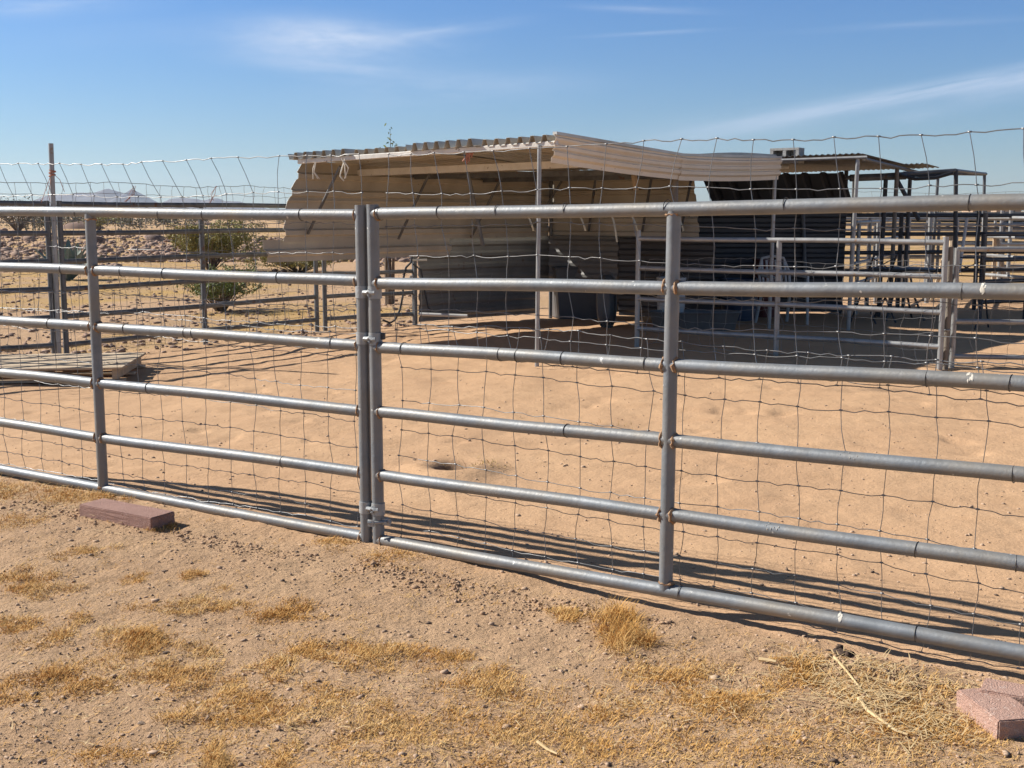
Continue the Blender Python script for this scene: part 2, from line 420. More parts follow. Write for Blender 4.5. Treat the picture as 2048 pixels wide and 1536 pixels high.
# clamps joining the two posts, and a latch plate
def clamp(y, latch=False):
    z = on_line(735, y, GP, GD)[1]
    a = Vector((HP[0], HP[1], z)); b = Vector((GP[0], GP[1], z)); dx = (b - a).normalized()
    def band(c, hgt=.052):
        mb = MB(); n = 18; vs = []
        for zz, R in ((-hgt / 2, .0305), (hgt / 2, .0305), (hgt / 2, .0262), (-hgt / 2, .0262)):
            vs += [c + Vector((R * math.cos(2 * PI * j / n), R * math.sin(2 * PI * j / n), zz)) for j in range(n)]
        mb.add(vs, [(i * n + j, i * n + (j + 1) % n, ((i + 1) % 4) * n + (j + 1) % n, ((i + 1) % 4) * n + j) for i in range(4) for j in range(n)]); return mb
    mb = band(a); 
    mb2 = band(b); mb.add(mb2.v, mb2.f)
    side = Vector((.15, -1, 0)).normalized()
    mid = (a + b) / 2
    mb.tube([a + side * .03 + dx * .005, a + side * .034 + dx * .025, mid + side * .034 + Vector((0, 0, .006)), b + side * .034 - dx * .02 + Vector((0, 0, -.002)), b + side * .03], .0105, 8)
    mb.tube([a + side * .026 + dx * .03 + Vector((0, 0, -.012)), a + side * .05 + dx * .03 + Vector((0, 0, -.012))], .006, 6)
    gput(mb, 'hinge_clamp', M['clamp'])
for y in (584, 676, 1013): clamp(y)
z = on_line(745, 1041, GP, GD)[1]
lm = MB(); c = Vector((GP[0], GP[1], z)); Rz = Matrix.Rotation(math.atan2(GD[1], GD[0]) + .25, 3, 'Z')
lm.box(c + Vector((.035, -.02, .004)), (.045, .006, .032), Rz, bevel=.001); lm.box(c + Vector((-.03, -.03, 0)), (.03, .006, .03), Rz, bevel=.001)
lm.bar(c + Vector((-.045, -.033, .002)), c + Vector((.06, -.018, .004)), .006, 8); lm.bar(c + Vector((.035, -.04, .004)), c + Vector((.035, .03, .004)), .007, 8)
gput(lm, 'latch_plate', M['clamp'])
bm_ = MB().box(Vector((GP[0], GP[1], on_line(750, 672, GP, GD)[1])) + Vector((.034, -.012, 0)), (.016, .02, .028), Rz, bevel=.002)
gput(bm_, 'clamp_bolt', M['pipe_dark'])

def dropping(px, py, k, w, hgt):
    s, z = on_line(px, py, GP, GD); mb = MB(); rd = random.Random(px)
    zc = gzr(k, s)
    for q in range(7):
        a = math.radians(rd.uniform(5, 75)); ss = s + rd.gauss(0, w * .35); out = .0262
        c = v3(GP, GD, ss, zc + out * math.sin(a), 0); n_ = Vector((GD[1], -GD[0], 0)); c += n_ * (out * math.cos(a)); r_ = rd.uniform(.25, .6) * hgt
        t1 = Vector((GD[0], GD[1], 0)); t2 = (n_ * -math.sin(a) + Vector((0, 0, math.cos(a)))); nn = (n_ * math.cos(a) + Vector((0, 0, math.sin(a))))
        vs = [c + nn * .0012] + [c + t1 * (r_ * .5 * math.cos(j * 1.047) * rd.uniform(.6, 1.2)) + t2 * (r_ * math.sin(j * 1.047) * rd.uniform(.7, 1.3)) - nn * .0004 for j in range(6)]
        mb.add(vs, [(0, 1 + j, 1 + (j + 1) % 6) for j in range(6)])
    gput(mb, 'dropping', M['twine_w'])
dropping(1968, 583, 1, .018, .022); dropping(1943, 758, 2, .016, .02); dropping(1682, 1240, 5, .012, .02); dropping(1545, 1100, 4, .05, .008); dropping(1700, 930, 3, .06, .007)

# ---------------------------------------------------------------- wire netting
def netting(name, label, group, p0, d, s0, s1, rows, sp, off, r=.0016, mt=None, slant=None, amp=1.0, n=5, seed=1, sides=5, ground_fix=False, crimps=True, rowslope=0.0):
    rnd = random.Random(seed); R = len(rows); nc = int((s1 - s0) / sp) + 1
    ph = [rnd.uniform(0, 6.28) for _ in range(12)]; amp *= .7 if crimps else 1
    def node(i, j):
        s = s0 + i * sp
        ds = .012 * amp * math.sin(i * .9 + ph[0] + j * 1.3) + rnd.uniform(-.012, .012) * amp
        dz = .012 * amp * math.sin(i * .55 + ph[1] + j * .5) + rnd.uniform(-.006, .006) * amp + rowslope * (s - s0)
        dp = .014 * amp * math.sin(i * .7 + ph[2] + j * .9) + rnd.uniform(-.006, .006) * amp
        if rnd.random() < .07: ds += rnd.uniform(-.025, .025) * amp
        if slant: ds += slant(i, j, s)
        return v3(p0, d, s + ds, rows[j] + dz, off + max(-.004, dp))
    Nn = [[node(i, j) for j in range(R)] for i in range(nc)]
    mb = MB()
    for j in range(R):
        pts = []; rr = r * (1.25 if j in (0, R - 1) else 1)
        for i in range(nc):
            pts.append(Nn[i][j])
            if i < nc - 1:
                a, b = Nn[i][j], Nn[i + 1][j]
                for t in ((.3, .5, .72) if crimps else (.5,)):
                    p = a.lerp(b, t); p.z += (rnd.choice((-1, 1)) * rnd.uniform(.002, .007)) * amp - .003; pts.append(p)
        mb.tube(pts, rr, sides, cap=False)
    for i in range(nc):
        for j in range(R - 1):
            a, b = Nn[i][j], Nn[i][j + 1]; L = (a - b).length
            bx = rnd.uniform(-.07, .07) * L * amp; q = a.lerp(b, .45); q2 = a.lerp(b, .8)
            q += Vector((d[0], d[1], 0)) * bx; q2 += Vector((d[0], d[1], 0)) * bx * .6
            mb.tube([a, q, q2, b], r * .9, sides, cap=False)
    if crimps:
        for i in range(nc):
            for j in range(R):
                c = Nn[i][j]; e = Vector((d[0], d[1], 0)) * .006
                mb.tube([c - e, c + e], r * 2.0, 6)
    o = mb.build(name, mt or M['wire'], None, 'all')
    return tag(o, label, 'wire netting', group)
UP = [1.715, 1.55, 1.415, 1.285, 1.165, 1.055, .965, .87]
LO = [1.00, .905, .805, .655, .518, .395, .282, .18, .085, .02]
def gslant(i, j, s): return -.03 * max(0, 1 - j) * math.sin(i * .5) + .006 * j
def lslant(i, j, s): return (.085 - .03 * math.sin(s * 2)) * sstep(2.4, .9, s) * (1 if j == 0 else 0) * .0 + (.10 * (j == 0) * (s > .55))
GNET = 'wire netting tied to the near panels'
netting('wire_netting', 'upper run of wire netting standing above the top rail of the large gate', GNET, GP, GD, .04, 2.88, UP, .1525, .033, seed=3, slant=gslant)
netting('wire_netting', 'lower run of wire netting on the large gate, reaching down to the sand', GNET, GP, GD, .10, 2.88, LO, .1525, .041, seed=5, rowslope=-.006)
netting('wire_netting', 'upper run of wire netting above the left fence panel, its top stays slanting', GNET, HP, LD, .03, 2.98, [z - .0 for z in UP], .1525, .033, seed=8, slant=lslant)
netting('wire_netting', 'lower run of wire netting behind the left fence panel by the single brick', GNET, HP, LD, .08, 2.98, [z + .03 for z in LO], .1525, .041, seed=9, rowslope=.012)

# ---------------------------------------------------------------- generic distant panel
def panel_far(name, label, p0, p1, zs, posts, r, pm, cat='fence panel', group=None, post_top=None, sides=10, zdrop=0.0, pr=None, pmats=None):
    p0 = Vector(p0[:2]); p1 = Vector(p1[:2]); d = (p1 - p0); L = d.length; d.normalize()
    b0 = gh(*p0); root = thing(name, label, cat, group, (p0.x, p0.y, b0))
    loc = Vector(root.location)
    for k, z in enumerate(zs):
        a = Vector((p0.x, p0.y, z)) - loc; b = Vector((p1.x, p1.y, z + zdrop)) - loc
        MB().tube(wavy(a, b, 6, .004), r, sides).build('rail', pm, root, True)
    for i, t in enumerate(posts):
        p = p0.lerp(p1, t); zt = post_top[i] if post_top else max(zs) + .01
        MB().tube([Vector((p.x, p.y, gh(*p) - .05)) - loc, Vector((p.x, p.y, zt + zdrop * t)) - loc], pr or r * 1.05, sides).build('post', pmats[i] if pmats else pm, root, True)
    return root
SIX = [1.57, 1.28, 1.0, .725, .445, .165]
F0 = G(122, 722); F1 = G(642, 664); F2 = G(829, 652)
BG = 'dark pipe panels of the back-left corral fence'
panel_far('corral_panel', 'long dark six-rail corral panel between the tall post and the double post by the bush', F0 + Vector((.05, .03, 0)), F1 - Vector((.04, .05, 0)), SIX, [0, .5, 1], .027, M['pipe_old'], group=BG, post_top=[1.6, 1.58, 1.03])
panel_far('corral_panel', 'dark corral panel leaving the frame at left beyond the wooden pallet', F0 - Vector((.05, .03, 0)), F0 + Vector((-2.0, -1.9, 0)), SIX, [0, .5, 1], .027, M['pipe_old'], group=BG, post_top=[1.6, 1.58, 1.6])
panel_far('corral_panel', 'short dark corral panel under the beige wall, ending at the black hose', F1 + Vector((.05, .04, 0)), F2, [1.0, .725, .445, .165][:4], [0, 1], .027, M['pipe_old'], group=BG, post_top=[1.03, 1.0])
tp = thing('tall_post', 'tall thin steel post rising above the dark corral panels, tied with faded twine', 'post', None, (F0.x, F0.y, gh(F0.x, F0.y)))
top = P(105, 285, F0.y + .0)
tb = MB(); tb.bar((0, -.045, -.05), (top.x - F0.x, -.045, top.z), .024, 10); tb.build('pole', M['pipe_light'], tp, True)
tw = MB()
tz = P(106, 345, F0.y); 
qx = (top.x - F0.x) * (tz.z + .05) / (top.z + .05)
for k in range(4): ring(tw, (qx + .002 * k, -.045, tz.z - .02 + .016 * k), (random.uniform(-.3, .3), 0, 1), .03, .006, 12, 5)
tw.tube([(qx, -.08, tz.z - .02), (qx - .05, -.09, tz.z - .15), (qx - .11, -.09, tz.z - .30)], .003, 5); tw.tube([(qx + .02, -.08, tz.z), (qx + .09, -.09, tz.z - .06), (qx + .13, -.09, tz.z - .18)], .003, 5)
tw.tube([(qx, -.08, tz.z - .05), (qx - .03, -.085, tz.z - .2), (qx - .02, -.085, tz.z - .26)], .003, 5)
tw.build('twine', M['twine_o'], tp, True)
nd = (F1 - F0).to_2d().normalized()
netting('wire_netting', 'faint wire netting rising above the dark back-left corral panels', 'wire netting of the far fences', (F0.x, F0.y), nd, -2.3, 3.5, [1.78, 1.67, 1.55, 1.40, 1.22, 1.05, .88, .70, .52, .36, .2, .06], .17, -.05, r=.0022, mt=M['wire_old'], seed=21, sides=4, crimps=False, amp=1.3)
nd2 = (F2 - F1).to_2d().normalized()
netting('wire_netting', 'rumpled low wire netting in front of the short corral panel by the hose', 'wire netting of the far fences', (F1.x, F1.y), nd2, .0, 2.6, [.72, .56, .42, .28, .15, .04], .16, -.12, r=.002, mt=M['wire'], seed=23, sides=4, crimps=False, amp=2.0)
# orange twine on the back netting
for px, py, lab in ((262, 372, 'frayed orange twine on the back netting left of the other strand'), (425, 372, 'frayed orange twine on the back netting near the shelter')):
    s, zz = on_line(px, py, (F0.x, F0.y), nd); q = v3((F0.x, F0.y), nd, s, zz, -.06)
    mb = MB()
    for k in range(4):
        mb.tube([q + Vector((random.uniform(-.01, .01), 0, 0)), q + Vector((-.03 + random.uniform(-.03, .03), -.02, -.09)), q + Vector((-.06 + random.uniform(-.05, .05), -.02, -.19 + random.uniform(-.04, .04)))], .0025, 4)
    tag(mb.build('twine', M['twine_o']), lab, 'twine')

# ---------------------------------------------------------------- corrugated sheet
def sheet(mb, o, u, v, prof, nu, vs_, th=.004, deform=None, mi=0, cut=None):
    """o + a*u + b*v with a in 0..1 (nu steps) and b in vs_; prof(b) gives (offset along the normal)."""
    o, u, v = Vector(o), Vector(u), Vector(v); n = u.cross(v).normalized()
    nv = len(vs_); W = v.length; vh = v / W; pts = []
    for side in (0, 1):
        for i in range(nu + 1):
            for k, b in enumerate(vs_):
                a = i / nu
                if cut: a = cut(a, b)
                p = o + u * a + vh * b + n * (prof(b) - side * th)
                if deform: p = p + deform(a, b)
                pts.append(p)
    q = (nu + 1) * nv; fs = []
    for i in range(nu):
        for k in range(nv - 1):
            a = i * nv + k; fs.append((a, a + 1, a + nv + 1, a + nv)); a += q; fs.append((a, a + nv, a + nv + 1, a + 1))
    for i in range(nu):
        for k in (0, nv - 1):
            a = i * nv + k; b = a + nv; fs.append((a, b, b + q, a + q))
    for k in range(nv - 1):
        for i in (0, nu):
            a = i * nv + k; fs.append((a, a + q, a + 1 + q, a + 1))
    mb.add(pts, fs, mi); return mb
def ribs(W, period, top, flank):             # trapezoid rib break points over width W
    out = [0.0]; b = period * .3
    while b < W:
        for t in (0, flank, flank + top, 2 * flank + top):
            if b + t < W: out.append(b + t)
        b += period
    out.append(W); return out
def ribprof(period, top, flank, hgt):
    def f(b):
        t = (b - period * .3) % period
        if b < period * .3: return 0
        if t < flank: return hgt * t / flank
        if t < flank + top: return hgt
        if t < 2 * flank + top: return hgt * (2 * flank + top - t) / flank
        return 0
    return f

A = Vector((.385, 11.7, 0)); B = Vector((-2.41, 13.66, 0)); Cc = Vector((3.34, 15.4, 0)); D = B + (Cc - A)
AB = (B - A); AC = (Cc - A); abn = AB.normalized(); acn = AC.normalized()
sh = thing('metal_shelter', 'open beige sheet-metal livestock shelter with a sagging corrugated roof and cream edge sheet', 'shelter', None, (A.x, A.y, 0))
SO = Vector((A.x, A.y, 0))
def sput(mb, nm, mt, parent=sh, smooth=False):
    mb.v = [tuple(Vector(p) - SO) for p in mb.v]; return mb.build(nm, mt, parent, smooth)
ZA, ZB = 2.15, 2.055
def sag(t): return -.085 * math.exp(-((t - .49) / .22) ** 2) - .0 * t
# roof: four lapped sheets whose ribs run front to back
LAB = AB.length; LAC = AC.length
nsh = 4; w = LAB / nsh
for i in range(nsh):
    o = A + abn * (w * i - .03) + Vector((0, 0, ZA + (ZB - ZA) * i / nsh + (.022 if i % 2 else 0) + random.uniform(-.006, .008))) - acn * (.05 + .05 * (i % 2))
    wv = abn * (w + .06) + Vector((0, 0, (ZB - ZA) / nsh))
    rb = ribs(w + .06, .142, .038, .022)
    sheet_mb = sheet(MB(), o, acn * (LAC + .12), wv, lambda b, f=ribprof(.142, .038, .022, .072): f(b), 16, rb, .003,
                     deform=lambda a, b: Vector((0, 0, sag(a) + .02 * (1 - a) * 0)))
    sput(sheet_mb, 'roof_sheet', M['galv_roof'] if i in (1, 3) else M['beige'])
# front trim along AB
def strip(a, b, hgt, th, rot=0):
    a, b = Vector(a), Vector(b); L = (b - a).length; m = (a + b) / 2; x = (b - a).normalized()
    y = Vector((0, 0, 1)).cross(x).normalized(); zv = x.cross(y); R = Matrix((x, y, zv)).transposed()
    return m, (L, th, hgt), R
c, s_, R = strip(A + Vector((.05, -.06, 2.135)), B + Vector((.03, -.08, 2.05)), .052, .035)
sput(MB().box(c, s_, R, bevel=.006), 'front_trim', M['trim'])
c, s_, R = strip(A + acn * .95 + Vector((0, 0, 1.99)), B + acn * .95 + Vector((0, 0, 1.955)), .075, .04)
sput(MB().box(c, s_, R), 'purlin', M['trim'])
for q, zz in ((1.9, 1.93), (3.2, 1.92)):
    c, s_, R = strip(A + acn * q + Vector((0, 0, zz)), B + acn * q + Vector((0, 0, zz)), .06, .04)
    sput(MB().box(c, s_, R), 'purlin', M['pipe_old'])
# cream edge sheets along AC (two lapped lengths)
fprof = lambda b: (0 if b < .03 else .022 if b < .085 else .0 if b < .10 else .016 if b < .15 else -.006 if b < .165 else .018 if b < .225 else -.01)
fb = [0, .02, .03, .05, .085, .092, .10, .13, .15, .157, .165, .2, .225, .235, .27]
nrm = Vector((acn.y, -acn.x, 0))
kink = .485
zA_, zK, zC = 2.225, 2.115, 2.175
def edge_sheet(t0, t1, z0, z1, lean, drop):
    o = A + acn * (LAC * t0) + nrm * .06 + Vector((0, 0, z0)); u = acn * (LAC * (t1 - t0)) + Vector((0, 0, z1 - z0))
    v = Vector((0, 0, -drop)) + nrm * lean
    return sheet(MB(), o, u, v.normalized() * .27, lambda b: -fprof(b), 10, fb, .003, deform=lambda a, b: Vector((0, 0, -.015 * math.sin(a * PI) )))
sput(edge_sheet(-.01, kink + .02, zA_, zK, -.03, .27), 'edge_sheet', M['cream'])
sput(edge_sheet(kink, 1.0, zK - .005, zC, -.02, .26), 'edge_sheet', M['cream'])
c, s_, R = strip(A + nrm * .052 + Vector((0, 0, zA_ + .006)) - acn * .03, A + acn * (LAC * kink) + nrm * .052 + Vector((0, 0, zK + .006)), .03, .05)
sput(MB().box(c, s_, R), 'edge_flashing', M['galv_roof'])
c, s_, R = strip(A + acn * (LAC * kink) + nrm * .052 + Vector((0, 0, zK + .004)), Cc + nrm * .052 + Vector((0, 0, zC + .006)), .03, .05)
sput(MB().box(c, s_, R), 'edge_flashing', M['galv_roof'])
# back wall along BD: upper sheets, then a longer bottom sheet that sticks out to the left
wallprof = ribprof(.19, .05, .02, .036)
def wall(o, u, zlow, ztop, mt, nm, seedv, outn, cut=None, prof=wallprof, per=(.19, .05, .02), nu=8):
    rb = ribs(ztop - zlow, *per)
    mb = sheet(MB(), Vector(o) + Vector((0, 0, zlow)), u, Vector((0, 0, ztop - zlow)), prof, nu, rb, .003, cut=cut,
               deform=lambda a, b: Vector((outn[0], outn[1], 0)) * (.012 * math.sin(a * 9 + seedv)))
    return sput(mb, nm, mt)
bdn = acn; inn = Vector((acn.y, -acn.x, 0))
WB = (B.x, B.y); WD2 = (acn.x, acn.y)
def wall_px(zl, zt, xb, xt, end, so, off):           # sheet from z = zl..zt whose left edge runs between two sight lines
    sb = on_line(xb, 470, WB, WD2)[0]; st = on_line(xt, 400, WB, WD2)[0]; s0 = min(sb, st) - .05; L_ = end - s0; hh = zt - zl
    wall(B + acn * s0 - inn * off, acn * L_, zl, zt, M['beige'], 'wall_sheet', so, inn, cut=lambda a, b: max(a, (sb + (st - sb) * b / hh + .014 * math.sin(b * 33) - s0) / L_) if a < .01 else a)
wall_px(1.60, 2.06, 574, 604, LAC, 1, 0); wall_px(1.16, 1.63, 566, 573, LAC, 2, .012); wall_px(.94, 1.19, 537, 524, 2.6, 3, .024)
# end wall DC, with an open slot near the far corner
dcn = (Cc - D).normalized(); LDC = (Cc - D).length
wall(D, dcn * (LDC * .70), 1.1, 2.08, M['beige'], 'wall_sheet', 4, -acn, cut=lambda a, b: a if a < .99 else 1 - .06 * b)
# lower wall sheets
def lower(o, u, zl, zt, mt, sd, outn, cut=None):
    rb = ribs(zt - zl, .155, .04, .03)
    return sput(sheet(MB(), Vector(o) + Vector((0, 0, zl)), u, Vector((0, 0, zt - zl)), ribprof(.155, .04, .03, .024), 8, rb, .003, cut=cut, deform=lambda a, b: Vector((outn[0], outn[1], 0)) * (.015 * math.sin(a * 7 + sd))), 'lower_wall_sheet', mt)
W0 = F2 + Vector((.05, -.02, 0))
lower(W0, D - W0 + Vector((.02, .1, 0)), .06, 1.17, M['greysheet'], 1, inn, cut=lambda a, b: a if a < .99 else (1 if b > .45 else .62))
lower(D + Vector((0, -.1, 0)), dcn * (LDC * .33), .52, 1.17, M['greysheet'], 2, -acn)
lower(D + dcn * (LDC * .335) + Vector((0, -.1, 0)), dcn * (LDC * .42), .09, 1.16, M['blacksheet'], 3, -acn)  # black sheet added to shut out the sun and keep the bay dark
# posts and braces
for p, zt, mt, r in ((P(1075, 295, 11.72), 2.12, M['pipe_light'], .021), (A + acn * (LAC * .985) + nrm * .0, 2.1, M['pipe_light'], .025), (A + acn * (LAC * .5) + nrm * -.05, 2.02, M['wood_post'], .035),
                    (D + inn * .06 - acn * .06, 2.0, M['pipe_old'], .025)):
    q = Vector((p.x, p.y, gh(p.x, p.y) - .05)); q2 = Vector((p.x + (.02 if mt is M['pipe_light'] else 0), p.y, zt))
    sput(MB().bar(q, q2, r, 12), 'post', mt, smooth=True)
for t, dz in ((.02, .62), (.33, .7), (.62, .7), (.9, .6)):
    a = B + acn * (LAC * t) + inn * .05 + Vector((0, 0, 2.02 - dz - .15)); b = B + acn * (LAC * t) + inn * .6 + Vector((0, 0, 1.99))
    sput(MB().bar(a, b, .016, 8), 'brace', M['pipe_old'], smooth=True)
for t in (.2, .45, .62):
    a = D + dcn * (LDC * t) - acn * .05 + Vector((0, 0, 1.25)); b = D + dcn * (LDC * (t + .12)) - acn * .5 + Vector((0, 0, 2.0))
    sput(MB().bar(a, b, .018, 8), 'brace', M['pipe_old'], smooth=True)
a = A + abn * (LAB * .53) + acn * .95
sput(MB().bar(a + Vector((.0, .0, 2.0)), a + acn * .2 + Vector((0.05, 0, 1.12)), .022, 8), 'brace', M['pipe_old'], smooth=True)
for t in (.3,):
    a = Vector(G(1275, 600, .6)); sput(MB().bar(P(1268, 350, 14.6), P(1272, 380, 14.6), .035, 8), 'wood_scrap', M['wood'])
# twine hanging from the trim
def hang(label, pts, r, mt, extra=0):
    mb = MB(); mb.tube(pts, r, 6)
    for k in range(extra):
        p = Vector(pts[0]) + Vector((random.uniform(-.04, .04), -.02, random.uniform(-.03, .02)))
        mb.tube([p, p + Vector((random.uniform(-.05, .05), -.02, -.07)), p + Vector((random.uniform(-.06, .06), -.02, -.16 + random.uniform(-.06, .04)))], r * .8, 5)
    return tag(mb.build('twine', mt, None, True), label, 'twine')
Yt = 13.2
hang('white frayed twine hanging from the pale roof trim of the beige shelter', [P(690, 318, Yt - .1), P(683, 340, Yt - .12), P(680, 352, Yt - .12), P(688, 362, Yt - .12)], .009, M['twine_w'], 2)
hang('orange twine knotted around the roof trim of the beige shelter', [P(936, 288, 12.3), P(930, 300, 12.28), P(938, 312, 12.28), P(932, 324, 12.28)], .011, M['twine_o'], 6)
hang('thin faded twine strand hanging left on the shelter front', [P(632, 325, Yt), P(628, 345, Yt), P(636, 358, Yt)], .005, M['twine_w'], 2)

# little strips added for pale spots under the shelter, on an added line
strip_col = mat('pale_strip', (.55, .52, .40), .9, 0, (.4, .38, .28), 20); strip_g = mat('green_strip', (.22, .36, .12), .9, 0, (.3, .4, .16), 20)
for px, lab, mt_ in ((716, 'small green strip hanging before the beige wall at the hinge posts', strip_g), (1062, 'small yellowish strip hanging beside the thin pale front post of the shelter', strip_col), (1166, 'small pale strip hanging midway between the front post and the scalloped sheet edge', strip_col),
                   (1229, 'longer pale strip hanging at the scalloped edge of the lower wall', strip_col), (1270, 'small pale strip hanging left of the gate middle post, before the black wall', strip_col), (1362, 'small pale strip hanging right of the gate middle post, before the black wall', strip_col)):
    Yr = 12.6 + (px - 1000) * .002; mb = MB(); L_ = 44 if px == 1229 else 22
    pa, pb, pc_, pd = P(px - 6, 432, Yr), P(px - 2, 440, Yr), P(px + 2, 440 + L_ * .5, Yr - .03), P(px + 5, 440 + L_, Yr)
    w_ = Vector((.010, .004, 0)); t_ = Vector((0, .003, 0)); pv = []
    for q_ in (pa, pb, pc_, pd): pv += [q_ - w_ - t_, q_ + w_ - t_, q_ + w_ + t_, q_ - w_ + t_]
    mb.add(pv, [(i * 4 + j, i * 4 + (j + 1) % 4, i * 4 + 4 + (j + 1) % 4, i * 4 + 4 + j) for i in range(3) for j in range(4)] + [(3, 2, 1, 0), (12, 13, 14, 15)])
    tag(mb.build('hanging_strip', mt_), lab, 'rag', 'strips hanging under the shelter')
ra_ = [P(700 + i * 34, 431 + 2 * math.sin(i), 12.6 + (700 + i * 34 - 1000) * .002) for i in range(21)]
tag(MB().tube(ra_, .004, 5).build('thin_line', M['hose'], None, True), 'thin dark line strung under the shelter from which the strips hang', 'line')
# things under the beige shelter
tr = thing('feed_bin', 'dark grey plastic feed bin standing under the beige shelter', 'bin', None, tuple(G(1160, 634)))
mb = MB(); w0, w1, hh, dd = .36, .42, .72, .3
vs = [(-w0, -dd, 0), (w0, -dd, 0), (w0, dd, 0), (-w0, dd, 0), (-w1, -dd - .04, hh), (w1, -dd - .04, hh), (w1, dd + .04, hh), (-w1, dd + .04, hh), (-w1 + .03, -dd, hh), (w1 - .03, -dd, hh), (w1 - .03, dd, hh), (-w1 + .03, dd, hh), (-w0 + .03, -dd + .03, .05), (w0 - .03, -dd + .03, .05), (w0 - .03, dd - .03, .05), (-w0 + .03, dd - .03, .05)]
fs = [(3, 2, 1, 0)] + [(i, (i + 1) % 4, (i + 1) % 4 + 4, i + 4) for i in range(4)] + [(i + 4, (i + 1) % 4 + 4, (i + 1) % 4 + 8, i + 8) for i in range(4)] + [(i + 8, (i + 1) % 4 + 8, (i + 1) % 4 + 12, i + 12) for i in range(4)] + [(12, 13, 14, 15)]
mb.add(vs, fs).build('tub', M['plastic_d'], tr)
mb = MB(); 
for i in range(4):
    a = Vector(vs[4 + i]); b = Vector(vs[4 + (i + 1) % 4]); mb.bar(a, b, .018, 6)
mb.build('rim', M['plastic_d'], tr, True)
tr.rotation_euler.z = .15
p = G(1213, 655)
ov = thing('oval_tub', 'grey oblong plastic tub standing on end beside the dark feed bin', 'tub', None, (p.x, p.y, gh(p.x, p.y)))
mb = MB(); n = 24; prof = [(.0, .36, .06), (.0, .34, .0), (.14, .30, 0), (.16, .0, 0)]
vs = []
for yo, sc_ in ((0.0, 1.0), (-.02, 1.0), (-.02, .93), (.20, .80), (.22, .7), (.22, .0)):
    for j in range(n):
        a = 2 * PI * j / n; cx = math.copysign(abs(math.cos(a)) ** .7, math.cos(a)); cz = math.copysign(abs(math.sin(a)) ** .7, math.sin(a))
        vs.append((.115 * sc_ * cx, yo, .36 + .36 * sc_ * cz))
fs = [(i * n + j, i * n + (j + 1) % n, (i + 1) * n + (j + 1) % n, (i + 1) * n + j) for i in range(5) for j in range(n)]
mb.add(vs, fs); mb.build('shell', M['plastic_g'], ov, True)
mb = MB(); mb.tube([(.125 * math.copysign(abs(math.cos(a)) ** .7, math.cos(a)), -.01, .36 + .37 * math.copysign(abs(math.sin(a)) ** .7, math.sin(a))) for a in [2 * PI * j / 24 for j in range(25)]], .012, 6); mb.build('rim', M['plastic_g'], ov, True)
ov.rotation_euler = (-.08, 0, 2.9)
# hose at the end post
hp = F2
mb = MB(); mb.tube([P(838, 474, hp.y - .06), P(828, 480, hp.y - .06), P(826, 500, hp.y - .06), P(822, 525, hp.y - .08), P(812, 535, hp.y - .1), P(806, 560, hp.y - .1), P(806, 590, hp.y - .1), P(800, 620, hp.y - .1), P(790, 640, hp.y - .12), P(780, 646, hp.y - .14), P(765, 640, hp.y - .16)], .014, 8)
mb.tube([P(826, 528, hp.y - .1), P(842, 540, hp.y - .1), P(848, 575, hp.y - .1), P(856, 615, hp.y - .1), P(862, 622, hp.y - .1)], .012, 8)
tag(mb.build('hose', M['hose'], None, True), 'black garden hose looped over the end post of the corral by the grey lower wall', 'hose')
p = P(835, 520, hp.y - .02)
ep = thing('end_post', 'slim dark post at the left end of the grey lower wall, carrying the hose', 'post', None, (hp.x + .02, hp.y - .05, gh(hp.x, hp.y)))
MB().bar((0, 0, -.05), (0, 0, 1.16), .026, 10).build('pole', M['pipe_old'], ep, True); MB().box((-.05, 0, .62), (.05, .03, .07), bevel=.004).build('bracket', M['clamp'], ep)
MB().bar((-.03, -.02, .86), (.16, -.02, .865), .016, 8).build('peg', M['plastic_w'], ep, True)
# white pipe on ground against lower wall
tag(MB().bar(P(838, 628, 15.3), P(935, 632, 15.1), .022, 10).build('pvc_pipe', M['plastic_w'], None, True), 'white plastic pipe lying against the foot of the grey lower wall', 'pipe')

# ---------------------------------------------------------------- black shelter
bs = thing('dark_shelter', 'black corrugated shelter with a thin grey front post, behind the beige shelter', 'shelter', None, (4.3, 15.3, 0))
SO2 = Vector((4.3, 15.3, 0))
def bput(mb, nm, mt, smooth=False, parent=bs):
    mb.v = [tuple(Vector(p) - SO2) for p in mb.v]; return mb.build(nm, mt, parent, smooth)
Pq = Vector((4.36, 15.25, 2.205)); L0 = Vector((.9, 17.3, 2.16)); Rb = Vector((6.25, 18.7, 2.16))  # roof run on leftward out of sight to widen its shadow
u = Rb - Pq; v = L0 - Pq; wv = v.length
cb = [i * .019 for i in range(int(wv / .019) + 1)]
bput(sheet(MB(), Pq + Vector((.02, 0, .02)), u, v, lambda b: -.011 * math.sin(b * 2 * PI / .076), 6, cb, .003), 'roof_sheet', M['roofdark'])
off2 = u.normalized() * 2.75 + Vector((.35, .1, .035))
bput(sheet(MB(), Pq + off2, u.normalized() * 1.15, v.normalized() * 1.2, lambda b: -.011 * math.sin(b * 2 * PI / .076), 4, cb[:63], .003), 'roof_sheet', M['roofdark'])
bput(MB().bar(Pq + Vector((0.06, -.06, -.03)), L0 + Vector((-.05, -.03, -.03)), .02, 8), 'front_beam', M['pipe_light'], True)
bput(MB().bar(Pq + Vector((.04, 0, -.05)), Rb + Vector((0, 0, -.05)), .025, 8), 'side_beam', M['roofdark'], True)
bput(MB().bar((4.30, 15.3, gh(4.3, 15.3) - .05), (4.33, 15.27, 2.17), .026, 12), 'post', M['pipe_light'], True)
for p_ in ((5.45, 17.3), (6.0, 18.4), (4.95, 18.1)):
    bput(MB().bar((p_[0], p_[1], -.05), (p_[0] + .02, p_[1], 2.12), .03, 10), 'post', M['wood_post'] if p_[0] < 5.5 and p_[1] < 18 else M['pipe_dark'], True)
